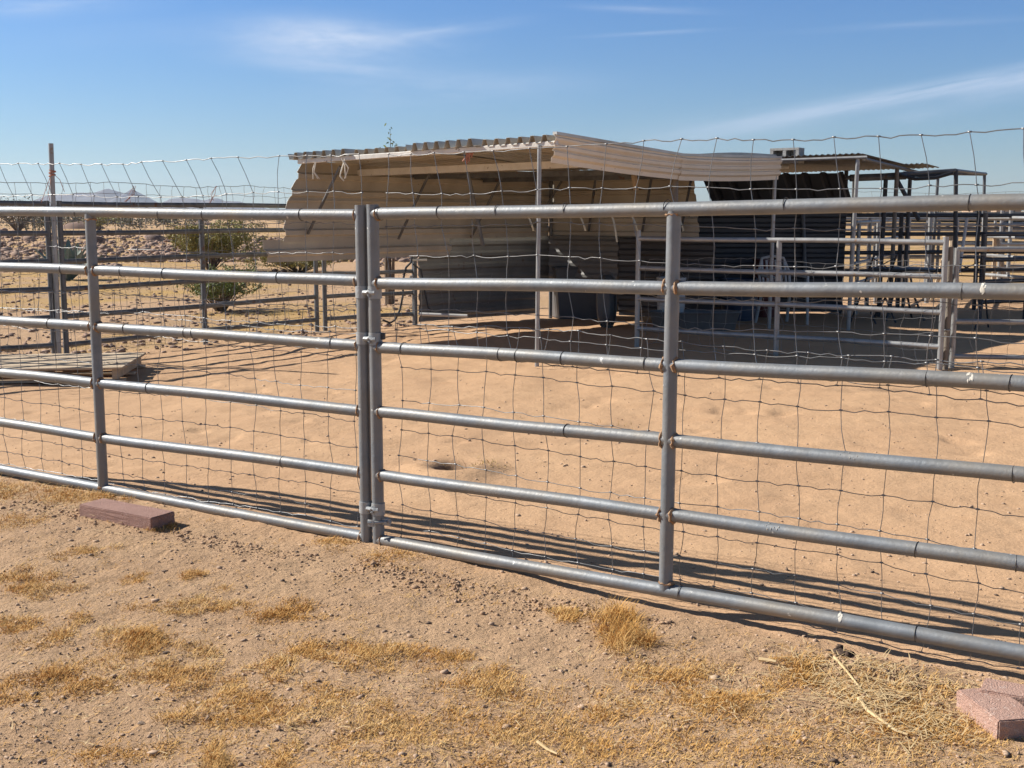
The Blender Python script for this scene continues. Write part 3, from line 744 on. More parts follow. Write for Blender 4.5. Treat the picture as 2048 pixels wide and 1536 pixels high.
# rear sheets hung from the frame: slanting upper sheet, horizontally ribbed lower sheet
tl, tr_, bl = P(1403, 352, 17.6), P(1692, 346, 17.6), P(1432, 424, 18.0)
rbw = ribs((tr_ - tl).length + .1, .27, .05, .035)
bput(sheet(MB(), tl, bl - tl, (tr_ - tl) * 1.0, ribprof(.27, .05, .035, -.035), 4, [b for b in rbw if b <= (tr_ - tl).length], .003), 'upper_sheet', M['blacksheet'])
wl, wr = P(1205, 425, 18.05), P(1692, 425, 18.05)  # sheet stretched left to darken a gap where lit ground showed
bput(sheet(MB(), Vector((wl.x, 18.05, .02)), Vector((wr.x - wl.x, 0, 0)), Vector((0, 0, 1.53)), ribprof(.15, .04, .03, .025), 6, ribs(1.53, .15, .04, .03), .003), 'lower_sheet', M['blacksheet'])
bput(sheet(MB(), Vector((2.22, 16.2, .03)), Vector((.36, 1.8, 0)), Vector((0, 0, 1.98)), ribprof(.15, .04, .03, .025), 3, ribs(1.98, .15, .04, .03), .003), 'sun_block_sheet', M['blacksheet'])  # unseen sheet added behind the end wall to block the sun
bput(MB().bar((wl.x, 18.0, 1.5), (wr.x + .1, 18.0, 1.53), .02, 8), 'rail', M['pipe_dark'], True)
bput(MB().bar(P(1606, 425, 17.95), P(1612, 600, 17.95), .03, 8), 'inner_post', M['pipe_old'], True)
bput(MB().bar(P(1700, 356, 17.4), P(1812, 352, 17.4), .05, 8), 'pipe_bundle', M['pipe_old'], True)
bput(MB().bar(P(1560, 335, 16.4), P(1577, 334, 16.4), .022, 8), 'light_bulb_holder', M['trim'], True)
# cinder block on the dark roof
q = P(1574, 312, 16.05)
cbk = MB(); Rz2 = Matrix.Rotation(-.62, 3, 'Z')
def blk(c, s): cbk.box(q + Rz2 @ Vector(c), s, Rz2)
for yy in (-.085, .085): blk((0, yy * 0 + 0, yy), (.40, .19, .03))
for xx in (-.1775, 0, .1775): blk((xx, 0, 0), (.045, .186, .142))
blk((0, .082, 0), (.308, .02, .138))
tag(cbk.build('cinder_block', M['block']), 'grey two-hole cinder block weighing down the dark corrugated roof', 'cinder block')
q.z = 0
# tree sprig behind the beige roof
# ---------------------------------------------------------------- pipe frame right of the dark shelter
pf = thing('pipe_canopy', 'bare pipe canopy frame with slanting legs beyond the dark shelter', 'frame', None, (6.5, 17.5, 0))
SO3 = Vector((6.5, 17.5, 0))
def fput(mb, nm, mt, smooth=True):
    mb.v = [tuple(Vector(p) - SO3) for p in mb.v]; return mb.build(nm, mt, pf, smooth)
Y1, Y2 = 17.4, 21.0
fput(MB().bar(P(1690, 356, Y1), P(1912, 341, Y1), .03, 8), 'top_pipe', M['pipe_old'])
fput(MB().bar(P(1806, 346, Y2), P(1972, 348, Y2), .03, 8), 'top_pipe', M['pipe_old'])
fput(MB().bar(P(1912, 341, Y1), P(1972, 348, Y2), .025, 8), 'top_pipe', M['pipe_old'])
fput(MB().bar(P(1800, 352, Y1), P(1890, 350, Y1), .02, 8), 'top_pipe', M['pipe_dark'])
fput(MB().tube([P(1800, 350, Y1 - .1), P(1830, 358, Y1 - .1), P(1870, 356, Y1 - .1), P(1905, 346, Y1 - .1)], .025, 8), 'black_cable', M['hose'])
for x0, y0, x1, y1, Yy in ((1912, 341, 1910, 620, Y1), (1969, 349, 1966, 560, Y2), (1772, 352, 1758, 600, Y1), (1793, 358, 1838, 440, Y1), (1876, 352, 1862, 560, Y2), (1708, 350, 1702, 560, Y1 + 2)):
    a, b = P(x0, y0, Yy), P(x1, y1, Yy)
    if y1 > 500: b.z = gh(b.x, b.y) - .05
    fput(MB().bar(a, b, .032 if Yy == Y1 else .028, 8), 'leg', M['pipe_dark'] if x0 in (1772, 1793, 1912) else M['pipe_old'])

# ---------------------------------------------------------------- inner pen panel at right, its gate posts
R0 = G(1879, 738); RL = on_line(1275, 600, (R0.x, R0.y), Vector((-2.95, 2.05)).normalized())
RD = Vector((-2.95, 2.05)).normalized()
pL = Vector((R0.x + RD[0] * RL[0], R0.y + RD[1] * RL[0]))
s55 = on_line(1555, 600, (R0.x, R0.y), RD)[0] / RL[0]
panel_far('corral_panel', 'four-rail pale pipe pen panel running under the dark shelter from the weathered gate posts', R0, pL, [1.205, .88, .545, .215], [.0, s55, 1], .026, M['pipe_light'], post_top=[1.255, 1.2, 1.3], sides=12)
for k, (px, pz, mt, lab) in enumerate(((1890, 1.17, 'wood_post', 'rough grey wooden post wired close beside the pale pen panel, the left of the pair'), (1900, 1.15, 'pipe_old', 'dark pipe gate post right beside the rough wooden post'))):
    q = G(px, 737 - k * 2); t = thing('gate_post', lab, 'post', None, (q.x, q.y, gh(q.x, q.y)))
    MB().tube([(0, 0, -.05), (.005, 0, .5), (-.003, .01, pz)], .028 if k == 0 else .025, 10).build('pole', M[mt], t, True)
    mb = MB(); ring(mb, (0, 0, .38), (0, 0, 1), .03, .008, 12, 5); mb.build('clamp', M['clamp'], t, True)
q = G(1903, 736)
panel_far('corral_panel', 'pale pipe pen panel leaving the frame at right of the weathered gate posts', q, (8.2, 10.95), [1.14, .80, .455, .11], [0, .5, 1], .024, M['pipe_light'], sides=12)
netting('wire_netting', 'sagging wire netting on the pale pen panel before the dark shelter', 'wire netting of the far fences', (R0.x, R0.y), RD, .05, RL[0] - .1, [1.0, .90, .77, .62, .48, .34, .2, .06], .155, -.035, r=.0019, seed=31, sides=4, crimps=False, amp=1.6)
nr = (Vector((8.2, 10.95)) - q.to_2d()).normalized()
netting('wire_netting', 'wire netting on the pen panel at right beyond the gate posts', 'wire netting of the far fences', (q.x, q.y), nr, .02, 3.6, [1.1, .98, .84, .70, .56, .42, .28, .14, .03], .16, -.035, r=.0019, seed=33, sides=4, crimps=False, amp=1.2)
def place_(px, Y): return ((px - 1024) / F * Y, Y, gh((px - 1024) / F * Y, Y))
# rear pens
RG = 'pipe panels of the rear pens at right'
panel_far('rear_pen_panel', 'dark shaded rear pen panel directly behind the black chairs', (4.9, 18.3), (8.6, 18.9), [1.46, 1.18, .90, .62, .34], [0, .28, .62, 1], .032, M['pipe_dark'], group=RG, post_top=[1.5, 1.5, 1.6, 1.5])  # black pipe colour stands in for backlit rails in shade
panel_far('rear_pen_panel', 'pale rear pen panel with paired top rails behind the dark shaded one', (5.4, 21.0), (10.5, 21.4), [1.40, 1.30, .96, .82, .5, .2], [.06, .3, .47, .78], .027, M['pipe_light'], group=RG)
panel_far('rear_pen_panel', 'grey rear pen panel reaching toward the camera at the right edge', (7.6, 19.5), (8.4, 15.0), [1.42, 1.12, .82, .52, .22], [0, .35, .7, 1], .028, M['pipe_light'], group=RG)
panel_far('rear_pen_panel', 'farthest pale rear pen panel in front of the open dry field', (6.0, 26.0), (13.5, 26.5), [1.45, 1.15, .85, .55, .25], [0, .2, .4, .6, .8, 1], .028, M['pipe_light'], group=RG)
panel_far('rear_pen_panel', 'grey rear pen panel with a rounded top bar above the near top rail at right', (9.3, 23.0), (11.5, 22.6), [1.78, 1.3, .9, .5, .15], [0, .5, 1], .03, M['pipe_light'], group=RG)
panel_far('rear_pen_panel', 'pale rear pen panel slanting away behind the round table', (5.0, 17.6), (7.6, 23.5), [1.36, 1.06, .76, .46], [.05, .4, .75, 1], .026, M['pipe_light'], group=RG)
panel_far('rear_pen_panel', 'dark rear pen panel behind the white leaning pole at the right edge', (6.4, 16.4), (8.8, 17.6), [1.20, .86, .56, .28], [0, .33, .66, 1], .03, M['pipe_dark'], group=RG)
panel_far('rear_pen_panel', 'weathered rear pen panel half hidden behind the wooden trestle', (7.2, 24.0), (12.0, 23.2), [1.5, 1.22, .94, .66, .38], [0, .25, .5, .75, 1], .028, M['pipe_old'], group=RG)
for (px_, Y_, zt_, mt_, lab_) in ((1733, 19.0, 1.42, 'pipe_light', 'slim pale pipe post standing just right of the dark shelter'), (1853, 20.0, 1.62, 'pipe_light', 'tall pale pipe post between the pipe canopy legs'), (1962, 18.6, 1.5, 'wood_post', 'weathered wooden post near the right edge among the rear pens'), (2012, 21.5, 1.75, 'pipe_light', 'pale pipe post at the right edge beneath the rounded top bar')):
    q_ = place_(px_, Y_); t_ = thing('pen_post', lab_, 'post', None, q_)
    MB().tube([(0, 0, -.05), (.01, 0, zt_ * .5), (.0, 0, zt_)], .035, 10).build('pole', M[mt_], t_, True); mb = MB(); ring(mb, (0, 0, zt_ * .62), (0, 0, 1), .036, .008, 12, 5); mb.build('clamp', M['clamp'], t_, True)
netting('wire_netting', 'faint tall netting against the sky beyond the rear pens', 'wire netting of the far fences', (6.0, 26.3), Vector((1, .05)).normalized(), 0, 7.6, [1.95, 1.75, 1.55, 1.35, 1.15, .95, .75, .55, .35, .15], .3, 0, r=.003, mt=M['wire_old'], seed=35, sides=3, crimps=False, amp=1.6)
q = P(1934, 436, 16.2); q2 = P(1918, 545, 16.0)
tag(MB().bar(q2, q, .022, 8).build('white_pole', M['plastic_w'], None, True), 'white pole leaning against the rear pens behind the black folding chair', 'pole')
# wooden saw-horse
swh = thing('wood_trestle', 'weathered wooden trestle among the rear pen panels', 'trestle', None, (7.75, 20.3, gh(7.75, 20.3)))
MB().box((0, 0, 1.12), (1.0, .12, .06), bevel=.005).build('beam', M['wood'], swh)
for sx in (-.42, .42):
    for sy in (-1, 1): MB().bar((sx * .9, sy * .04, 1.1), (sx * 1.25, sy * .35, 0), .035, 6).build('leg', M['wood'], swh)

# chairs and table
def folding_chair(loc, rz, label):
    t = thing('folding_chair', label, 'chair', 'black folding chairs at the round table', loc)
    w = .21
    mb = MB(); mb.tube([(-w, .18, 0), (-w, -.02, .45), (-w, -.20, .92), (w, -.20, .92), (w, -.02, .45), (w, .18, 0)], .013, 8); mb.build('back_frame', M['pipe_dark'], t, True)
    for s in (-1, 1):
        MB().tube([(s * (w - .025), -.26, 0), (s * (w - .025), .0, .42), (s * (w - .025), .18, .455)], .012, 8).build('leg', M['pipe_dark'], t, True)
    mb = MB()
    for k in range(6): mb.box((0, -.10 + k * .062, .46), (.38, .045, .014), bevel=.003)
    mb.build('seat', M['plastic_d'], t)
    mb = MB(); mb.bar((-w, -.125, .70), (w, -.185, .88), .008, 6); mb.bar((w, -.125, .70), (-w, -.185, .88), .008, 6); mb.bar((-w, -.12, .68), (w, -.12, .68), .009, 6)
    mb.build('backrest', M['pipe_dark'], t, True); t.rotation_euler.z = rz; return t
def place(px, Y): return ((px - 1024) / F * Y, Y, gh((px - 1024) / F * Y, Y))
ch = folding_chair(place(1745, 16.4), .5, 'black folding chair left of the round table behind the pen panel')
dup(ch, place(1938, 15.8), -.7, 'black folding chair right of the gate posts, nearest the white pole')
tb_ = thing('round_table', 'round dark patio table between the black folding chairs', 'table', None, place(1800, 16.9))
mb = MB(); n = 28; vs = [(R_ * math.cos(2 * PI * j / n), R_ * math.sin(2 * PI * j / n), z) for R_, z in ((.01, .70), (.44, .70), (.46, .715), (.44, .73), (.01, .73)) for j in range(n)]
mb.add(vs, [(i * n + j, i * n + (j + 1) % n, (i + 1) * n + (j + 1) % n, (i + 1) * n + j) for i in range(4) for j in range(n)]).build('tabletop', M['plastic_d'], tb_, True)
for k in range(4):
    a = PI / 4 + k * PI / 2; MB().tube([(.12 * math.cos(a), .12 * math.sin(a), .70), (.2 * math.cos(a), .2 * math.sin(a), .35), (.38 * math.cos(a), .38 * math.sin(a), 0)], .016, 8).build('leg', M['pipe_dark'], tb_, True)
wc = thing('plastic_chair', 'white plastic garden chair in the shade of the dark shelter', 'chair', None, place(1566, 16.3))
mb = MB(); sheet(mb, (-.23, -.22, .42), (0, .44, 0), (.46, 0, 0), lambda b: .015 * math.cos((b - .23) * 7), 4, [i * .046 for i in range(11)], .012); mb.build('seat', M['plastic_w'], wc, True)
bk = thing_back = MB()
for k in range(6): bk.box((-.18 + k * .072, .24 + .0, .66), (.03, .02, .40), Matrix.Rotation(-.18, 3, 'X'), bevel=.004)
bk.tube([(-.23, .19, .43), (-.24, .25, .70), (-.17, .29, .88), (0, .30, .91), (.17, .29, .88), (.24, .25, .70), (.23, .19, .43)], .02, 8); bk.build('backrest', M['plastic_w'], wc, True)
for s in (-1, 1):
    MB().tube([(s * .24, -.24, .0), (s * .235, -.22, .42), (s * .25, -.2, .64), (s * .26, .1, .65), (s * .24, .24, .68)], .02, 8).build('armrest', M['plastic_w'], wc, True)
    MB().bar((s * .25, .28, 0), (s * .22, .18, .43), .022, 8).build('leg', M['plastic_w'], wc, True)
wc.rotation_euler.z = .35
def barrel(name, label, cat, px, Y, r, h, mt):
    t = thing(name, label, cat, None, place(px, Y)); mb = MB(); n = 24
    pr = [(0.01, 0), (r * .88, 0), (r, h * .5), (r * 1.02, h), (r * 1.07, h + .01), (r * 1.07, h + .04), (r * .98, h + .04), (r * .95, h * .2), (.01, h * .2)]
    vs = [(a * math.cos(2 * PI * j / n), a * math.sin(2 * PI * j / n), z) for a, z in pr for j in range(n)]
    mb.add(vs, [(i * n + j, i * n + (j + 1) % n, (i + 1) * n + (j + 1) % n, (i + 1) * n + j) for i in range(len(pr) - 1) for j in range(n)]).build('tub', mt, t, True)
    mb = MB()
    mb.tube([(r * 1.05, 0, h), (r * .6, -.1, h + .12), (0, -.12, h + .16), (-r * .6, -.1, h + .12), (-r * 1.05, 0, h)], .008, 6); mb.build('handle', M['pipe_old'], t, True); return t
barrel('bucket', 'large blue plastic bucket in the shade beside the white chair', 'bucket', 1478, 16.9, .26, .55, M['plastic_b'])
barrel('bucket', 'red plastic bucket behind the white chair in the dark shelter', 'bucket', 1530, 17.5, .18, .80, M['plastic_r'])
barrel('bucket', 'pale bucket in the shade behind the middle post of the large gate', 'bucket', 1342, 15.5, .18, .62, M['plastic_w'])
wt = thing('water_trough', 'low pale oblong water trough under the shelters, behind the pen panel', 'trough', None, place(1390, 15.2))
mb = MB(); n = 28; vs = []
for R_, z in ((.9, 0), (1, .22), (1.03, .24), (.97, .24), (.9, .06), (.02, .06)):
    for j in range(n):
        a = 2 * PI * j / n; vs.append((.45 * R_ * math.cos(a) + .12 * math.copysign(1, math.cos(a)) * R_, .24 * R_ * math.sin(a), z))
mb.add(vs, [(i * n + j, i * n + (j + 1) % n, (i + 1) * n + (j + 1) % n, (i + 1) * n + j) for i in range(5) for j in range(n)]).build('basin', M['plastic_g'], wt, True)
ring(MB(), (0, 0, 0), (0, 0, 1), .1, .01)
mb = MB(); mb.tube([(.45 * 1.02 * math.cos(2 * PI * j / n) + .12 * math.copysign(1, math.cos(2 * PI * j / n)), .245 * math.sin(2 * PI * j / n), .24) for j in range(n + 1)], .014, 6); mb.build('rim', M['plastic_g'], wt, True)

# ---------------------------------------------------------------- bricks
def brick(label, c, size, rz, mt, tilt=(0, 0), chips=.003, group=None):
    import bmesh
    bm = bmesh.new(); bmesh.ops.create_cube(bm, size=1)
    bmesh.ops.scale(bm, vec=size, verts=bm.verts); bmesh.ops.bevel(bm, geom=bm.edges[:], offset=.004, segments=2, affect='EDGES')
    bmesh.ops.subdivide_edges(bm, edges=[e for e in bm.edges if e.calc_length() > .04], cuts=9, use_grid_fill=True)
    for v_ in bm.verts:
        n_ = float(fbm(v_.co.x * 40 + rz * 9 + v_.co.z * 31, v_.co.y * 40 + v_.co.z * 53, 3)); v_.co += v_.co.normalized() * n_ * chips * 2.4
    me = bpy.data.meshes.new('paver_brick'); bm.to_mesh(me); bm.free(); me.materials.append(mt)
    o = bpy.data.objects.new('paver_brick', me); COL.objects.link(o)
    o.location = c; o.rotation_euler = (tilt[0], tilt[1], rz)
    return tag(o, label, 'brick', group)
a = G(160, 1030, .03); b = G(304, 1056, .03); ang = math.atan2(b.y - a.y, b.x - a.x)
rz_ = ang; pc = b + (a - b) * .5 + Vector((-math.sin(ang), math.cos(ang), 0)) * .07
brick('single reddish brown concrete brick lying in front of the left fence panel', (pc.x, pc.y, gh(pc.x, pc.y) + .026), ((a - b).length, .15, .064), rz_, M['brick'], (0, .012))
p1, p2 = G(1995, 1479), G(1911, 1413); dv = (p1 - p2).normalized(); rz_ = math.atan2(dv.x, -dv.y); lx = Vector((math.cos(rz_), math.sin(rz_), 0)); L_ = (p1 - p2).length
pc = (p1 + p2) / 2 + lx * .065
brick('pink concrete brick in front at the lower right corner, its shaded end toward the camera', (pc.x, pc.y, gh(pc.x, pc.y) + .026), (.13, L_, .062), rz_, M['brick2'], (.0, -.01))
p3, p4 = G(1951, 1359, .05), G(2048, 1375, .05); dv = (p4 - p3).normalized(); rz_ = math.atan2(dv.y, dv.x)
pc = p3 + dv * .195 + Vector((math.sin(rz_), -math.cos(rz_), 0)) * .055
brick('pink concrete brick behind its partner at the right edge, under the gate netting', (pc.x, pc.y, gh(pc.x, pc.y) + .018), (.34, .11, .062), rz_, M['brick2'], (.0, .0))

# ---------------------------------------------------------------- pallet
q = G(95, 762)
pal = thing('wooden_pallet', 'weathered wooden pallet lying on the sand by the tall post', 'pallet', None, (q.x - .1, q.y + .35, gh(q.x, q.y)))
for k in range(6): MB().box((0, -.5 + k * .2, .135), (1.5, .15 if k % 2 else .17, .02), Matrix.Rotation(random.uniform(-.01, .01), 3, 'Z'), bevel=.003).build('deck_board', M['wood'], pal)
for k in range(3): MB().box((-.68 + k * .68, 0, .08), (.05, 1.12, .088), bevel=.003).build('bearer', M['wood'], pal)
for k in range(3): MB().box((0, -.48 + k * .48, .02), (1.5, .1, .018), bevel=.003).build('bottom_board', M['wood'], pal)
pal.rotation_euler.z = .12

# ---------------------------------------------------------------- plants
def leaf_cloud(mb, pts, size, rnd, up=.3):
    for p in pts:
        a = Vector((rnd.gauss(0, 1), rnd.gauss(0, 1), rnd.gauss(up, 1))).normalized(); b = a.orthogonal().normalized()
        b = (Matrix.Rotation(rnd.uniform(0, 6.28), 3, a) @ b); s = size * rnd.uniform(.6, 1.4)
        mb.add([p - a * s, p + b * s * .42, p + a * s, p - b * s * .42], [(0, 1, 2, 3)])
def bush(name, label, base, w, h, nst, leaves, lsize, lm, seed, cat='bush', group=None, lean=0, spread=1.0, bare=.25):
    rnd = random.Random(seed); t = thing(name, label, cat, group, tuple(base)); sm = MB(); lmbs = MB(); tips = []
    for k in range(nst):
        a = 2 * PI * k / nst + rnd.uniform(-.5, .5); R_ = w * rnd.uniform(.25, 1) * spread; hh = h * rnd.uniform(.6, 1.05)
        p0 = Vector((rnd.uniform(-.06, .06), rnd.uniform(-.06, .06), -.03)); p3 = Vector((math.cos(a) * R_ + lean, math.sin(a) * R_, hh))
        p1 = p0.lerp(p3, .35) + Vector((0, 0, h * .1)); p2 = p0.lerp(p3, .7) + Vector((rnd.uniform(-.06, .06), rnd.uniform(-.06, .06), h * .06))
        sm.tube([p0, p1, p2, p3], .012 * max(1, h), 5, r2=.003); br = [(p1, p2), (p2, p3)]
        for m_ in range(5):
            q0 = p1.lerp(p3, rnd.random()); q1 = q0 + Vector((rnd.gauss(0, .16) * w, rnd.gauss(0, .16) * w, rnd.uniform(.05, .3) * h)); sm.tube([q0, q1], .004 * max(1, h), 4, r2=.002); br.append((q0, q1))
        tips += br
    pts = []
    for k in range(leaves):
        a, b = rnd.choice(tips); p = a.lerp(b, rnd.uniform(.15, 1.05)) + Vector((rnd.gauss(0, .045), rnd.gauss(0, .045), rnd.gauss(0, .04))) * (w + h) * .5
        if p.z < h * bare and rnd.random() < .85: continue
        pts.append(p)
    leaf_cloud(lmbs, pts, lsize, rnd)
    sm.build('stem', M['stem'], t, True); lmbs.build('foliage', lm, t); return t
def gpt(px, py): p = G(px, py); return Vector((p.x, p.y, gh(p.x, p.y)))
bush('creosote_bush', 'wide olive creosote bush behind the dark corral panel, left of the beige wall', gpt(420, 542), 1.5, 1.15, 44, 15000, .034, M['leaf_c'], 3, spread=1.0, bare=.06)
bush('creosote_bush', 'small bright green bush in front of the olive creosote bush', gpt(440, 622), .72, .62, 34, 6500, .021, M['leaf_g'], 5, bare=.15)
bush('creosote_bush', 'low olive creosote bush under the end of the hanging beige wall sheet', gpt(600, 546), 1.9, .6, 40, 11000, .03, M['leaf_c'], 6, bare=.05)
bush('leafy_sapling', 'leafy green tree tip poking above the corrugated beige roof', Vector(((779 - 1024) / F * 20, 20, 0)), .22, 2.56, 7, 1500, .032, M['leaf_g'], 8, cat='tree', bare=.82, spread=.9)
bush('creosote_bush', 'sparse bush far off below the sky between the rear pens', Vector((7.5, 34, 0)), .8, 2.0, 14, 900, .05, M['leaf_c'], 9)
# agave
q = gpt(137, 560); ag = thing('agave', 'grey-green agave with broad upright leaves behind the tall post', 'agave', None, tuple(q))
rnd = random.Random(4)
for k in range(26):
    a = k * 2.4; tilt = .12 + .9 * (k / 26) ** 1.2; L_ = rnd.uniform(.75, 1.0) * (1.05 - .2 * k / 26); wd = .10
    mb = MB(); d_ = Vector((math.cos(a), math.sin(a), 0)); pv = []
    for i in range(7):
        t_ = i / 6; r_ = L_ * (t_ * math.sin(tilt) + .1 * t_ * t_); zz = L_ * t_ * math.cos(tilt); c_ = d_ * (.05 + r_) + Vector((0, 0, zz))
        ww = wd * (.7 + .9 * t_ - 1.6 * t_ * t_ * t_) * (1 if i < 6 else .05); sd = Vector((-math.sin(a), math.cos(a), 0))
        nn = (Vector((0, 0, 1)) * math.sin(tilt) - d_ * math.cos(tilt))
        pv += [c_ + sd * ww + nn * .02, c_ - nn * .018, c_ - sd * ww + nn * .02, c_ + nn * .012]
    mb.add(pv, [(i * 4 + j, i * 4 + (j + 1) % 4, (i + 1) * 4 + (j + 1) % 4, (i + 1) * 4 + j) for i in range(6) for j in range(4)])
    mb.build('leaf', M['agave'], ag, True)
ag.scale = (1.1, 1.1, 1.0)
# dirt mounds far left, and the scrub along the horizon
def mound(label, px, py, w, h, seed):
    p = gpt(px, py); rr = random.Random(seed); n = 30
    xs_ = np.linspace(-w, w, n); ys_ = np.linspace(-w * .6, w * .6, 18)
    o = grid_obj('dirt_mound', xs_, ys_, lambda X, Y: h * np.clip(1 - (X / w) ** 2 - (Y / w / .6) ** 2, 0, 1) ** .8 * (1 + .5 * fbm(X * .9 + seed, Y * .9, 3)) - .08, M['mound'])
    o.location = p; return tag(o, label, 'mound')
mound('low reddish dirt mound far off left of the tall post top rail', 165, 458, 2.6, 1.0, 1)
mound('distant dark dirt mound between the tall post and the beige shelter', 400, 449, 3.0, .7, 7)
def scatter_rocks(name, label, pos, size, mt, seed, cat=None):
    rnd = np.random.default_rng(seed); V = []; Fc = []
    ico = [(0, 0, 1), (.89, 0, .45), (.28, .85, .45), (-.72, .53, .45), (-.72, -.53, .45), (.28, -.85, .45), (.72, .53, -.45), (-.28, .85, -.45), (-.89, 0, -.45), (-.28, -.85, -.45), (.72, -.53, -.45), (0, 0, -1)]
    fi = [(0, 1, 2), (0, 2, 3), (0, 3, 4), (0, 4, 5), (0, 5, 1), (1, 6, 2), (2, 7, 3), (3, 8, 4), (4, 9, 5), (5, 10, 1), (2, 6, 7), (3, 7, 8), (4, 8, 9), (5, 9, 10), (1, 10, 6), (6, 11, 7), (7, 11, 8), (8, 11, 9), (9, 11, 10), (10, 11, 6)]
    ico = np.array(ico); fi = np.array(fi)
    n = len(pos); zz = gz(pos[:, 0], pos[:, 1])
    sc3 = size[:, None] * rnd.uniform(.5, 1.35, (n, 3)) * np.array((1, 1, .62))
    jit = 1 + rnd.uniform(-.48, .38, (n, 12, 1)); ang = rnd.uniform(0, 6.28, n); ca, sa = np.cos(ang), np.sin(ang)
    v = ico[None] * jit * sc3[:, None]; x = v[..., 0] * ca[:, None] - v[..., 1] * sa[:, None]; y = v[..., 0] * sa[:, None] + v[..., 1] * ca[:, None]
    v = np.stack((x + pos[:, 0:1], y + pos[:, 1:2], v[..., 2] + (zz + size * .15)[:, None]), -1).reshape(-1, 3)
    f = (fi[None] + (np.arange(n) * 12)[:, None, None]).reshape(-1, 3)
    me = bpy.data.meshes.new(name); me.vertices.add(len(v)); me.vertices.foreach_set('co', v.ravel()); me.loops.add(f.size); me.loops.foreach_set('vertex_index', f.ravel().astype(np.int32))
    me.polygons.add(len(f)); me.polygons.foreach_set('loop_start', np.arange(0, f.size, 3, dtype=np.int32)); me.update(calc_edges=True); me.materials.append(mt)
    o = bpy.data.objects.new(name, me); COL.objects.link(o); return tag(o, label, cat, kind='stuff')
def pix_pos(n, x0, x1, y0, y1, seed, keep=None):
    r = np.random.default_rng(seed); out = []
    px = r.uniform(x0, x1, n); py = r.uniform(y0, y1, n)
    for a, b in zip(px, py):
        p = G(a, b)
        if keep is None or keep(a, b, p): out.append((p.x, p.y))
    return np.array(out)
# rubble field beyond the corral at left
rp = pix_pos(8500, -250, 860, 464, 545, 5, keep=lambda a, b, p: float(fbm(a * .006 + 3, b * .03, 3)) > -.10 - .1 * (476 < b < 525))
scatter_rocks('rubble', 'band of dark brown rubble stones beyond the back-left corral fence', rp, np.random.default_rng(6).exponential(.042, len(rp)) * (.45 + rp[:, 1] / 75) + .05, M['rock'], 7)
rp = pix_pos(1500, -200, 830, 545, 720, 15, keep=lambda a, b, p: (p.x + 4.53) * .79 - (p.y - 12.1) * .61 < .3)
scatter_rocks('stones', 'small loose stones outside the back-left corral fence', rp, np.random.default_rng(16).uniform(.015, .05, len(rp)), M['rock'], 17)
# pebbles and clods near the camera
rp = pix_pos(17000, -150, 2200, 960, 1560, 25, keep=lambda a, b, p: float(fence_side(p.x, p.y)) < .0)
sz = np.random.default_rng(26).exponential(.0019, len(rp)) + .0012
scatter_rocks('gravel', 'small grey and brown pebbles strewn over the foreground soil', rp, np.minimum(sz, .0125), M['pebble'], 27)
rp = pix_pos(3200, 0, 2048, 740, 1300, 35, keep=lambda a, b, p: float(fence_side(p.x, p.y)) > .1)
scatter_rocks('pen_pebbles', 'tiny dark pebbles scattered on the sand inside the pen', rp, np.minimum(np.random.default_rng(36).exponential(.0026, len(rp)) + .002, .013), M['pebble'], 37)
cl = []
rr = np.random.default_rng(45)
for k in range(2600):
    s = rr.uniform(.0, 2.7); 
    if float(fbm(s * 2.5, 3.3, 3)) < -.12: continue
    o_ = -.20 - abs(rr.normal(0, .13)); p = v3(GP, GD, s, 0, o_); cl.append((p.x, p.y))
for k in range(1200):
    s = rr.uniform(.0, 1.9); p = v3(HP, LD, s, 0, -.3 - abs(rr.normal(0, .1))); cl.append((p.x, p.y))
cl = np.array(cl); scatter_rocks('soil_clods', 'crumbly soil clods turned up along the foot of the near gate and panel', cl, np.minimum(rr.exponential(.0026, len(cl)) + .0018, .013), M['clod'], 47)
# scrub line on the horizon
mb = MB(); rnd = random.Random(91)
for k in range(95):
    Y = rnd.uniform(110, 420); px = rnd.uniform(-250, 640) if k < 75 else rnd.uniform(1640, 2300); X = (px - 1024) / F * Y; z0 = gh(X, Y); h = rnd.uniform(.8, 2.4) * (1.3 if Y > 250 else 1); w = h * rnd.uniform(.6, 1.3)
    pts = []
    for i in range(rnd.randint(140, 260)):
        a = rnd.uniform(0, 6.28); e = rnd.random() ** .5; pts.append(Vector((X + math.cos(a) * w * e, Y + math.sin(a) * w * e, z0 + h * rnd.random() ** .7 * (1.05 - .5 * e))))
    leaf_cloud(mb, pts, .10 * h, rnd)
    mb.tube([(X, Y, z0), (X + .1, Y, z0 + h * .7)], .05, 4)
o = mb.build('far_scrub', M['leaf_s']); tag(o, 'thin olive scrub along the far horizon', kind='stuff')
# bare mesquite at far left edge
bush('mesquite', 'bare-twigged mesquite far off at the left edge above the top rail', Vector(((45 - 1024) / F * 95, 95, gh(-38, 95))), 2.8, 2.6, 40, 500, .10, M['leaf_s'], 77, cat='tree')
bush('mesquite', 'grey mesquite on the horizon just right of the tall post', Vector(((205 - 1024) / F * 105, 105, gh(-36, 105))), 1.9, 1.3, 30, 900, .10, M['leaf_c'], 78, cat='tree')

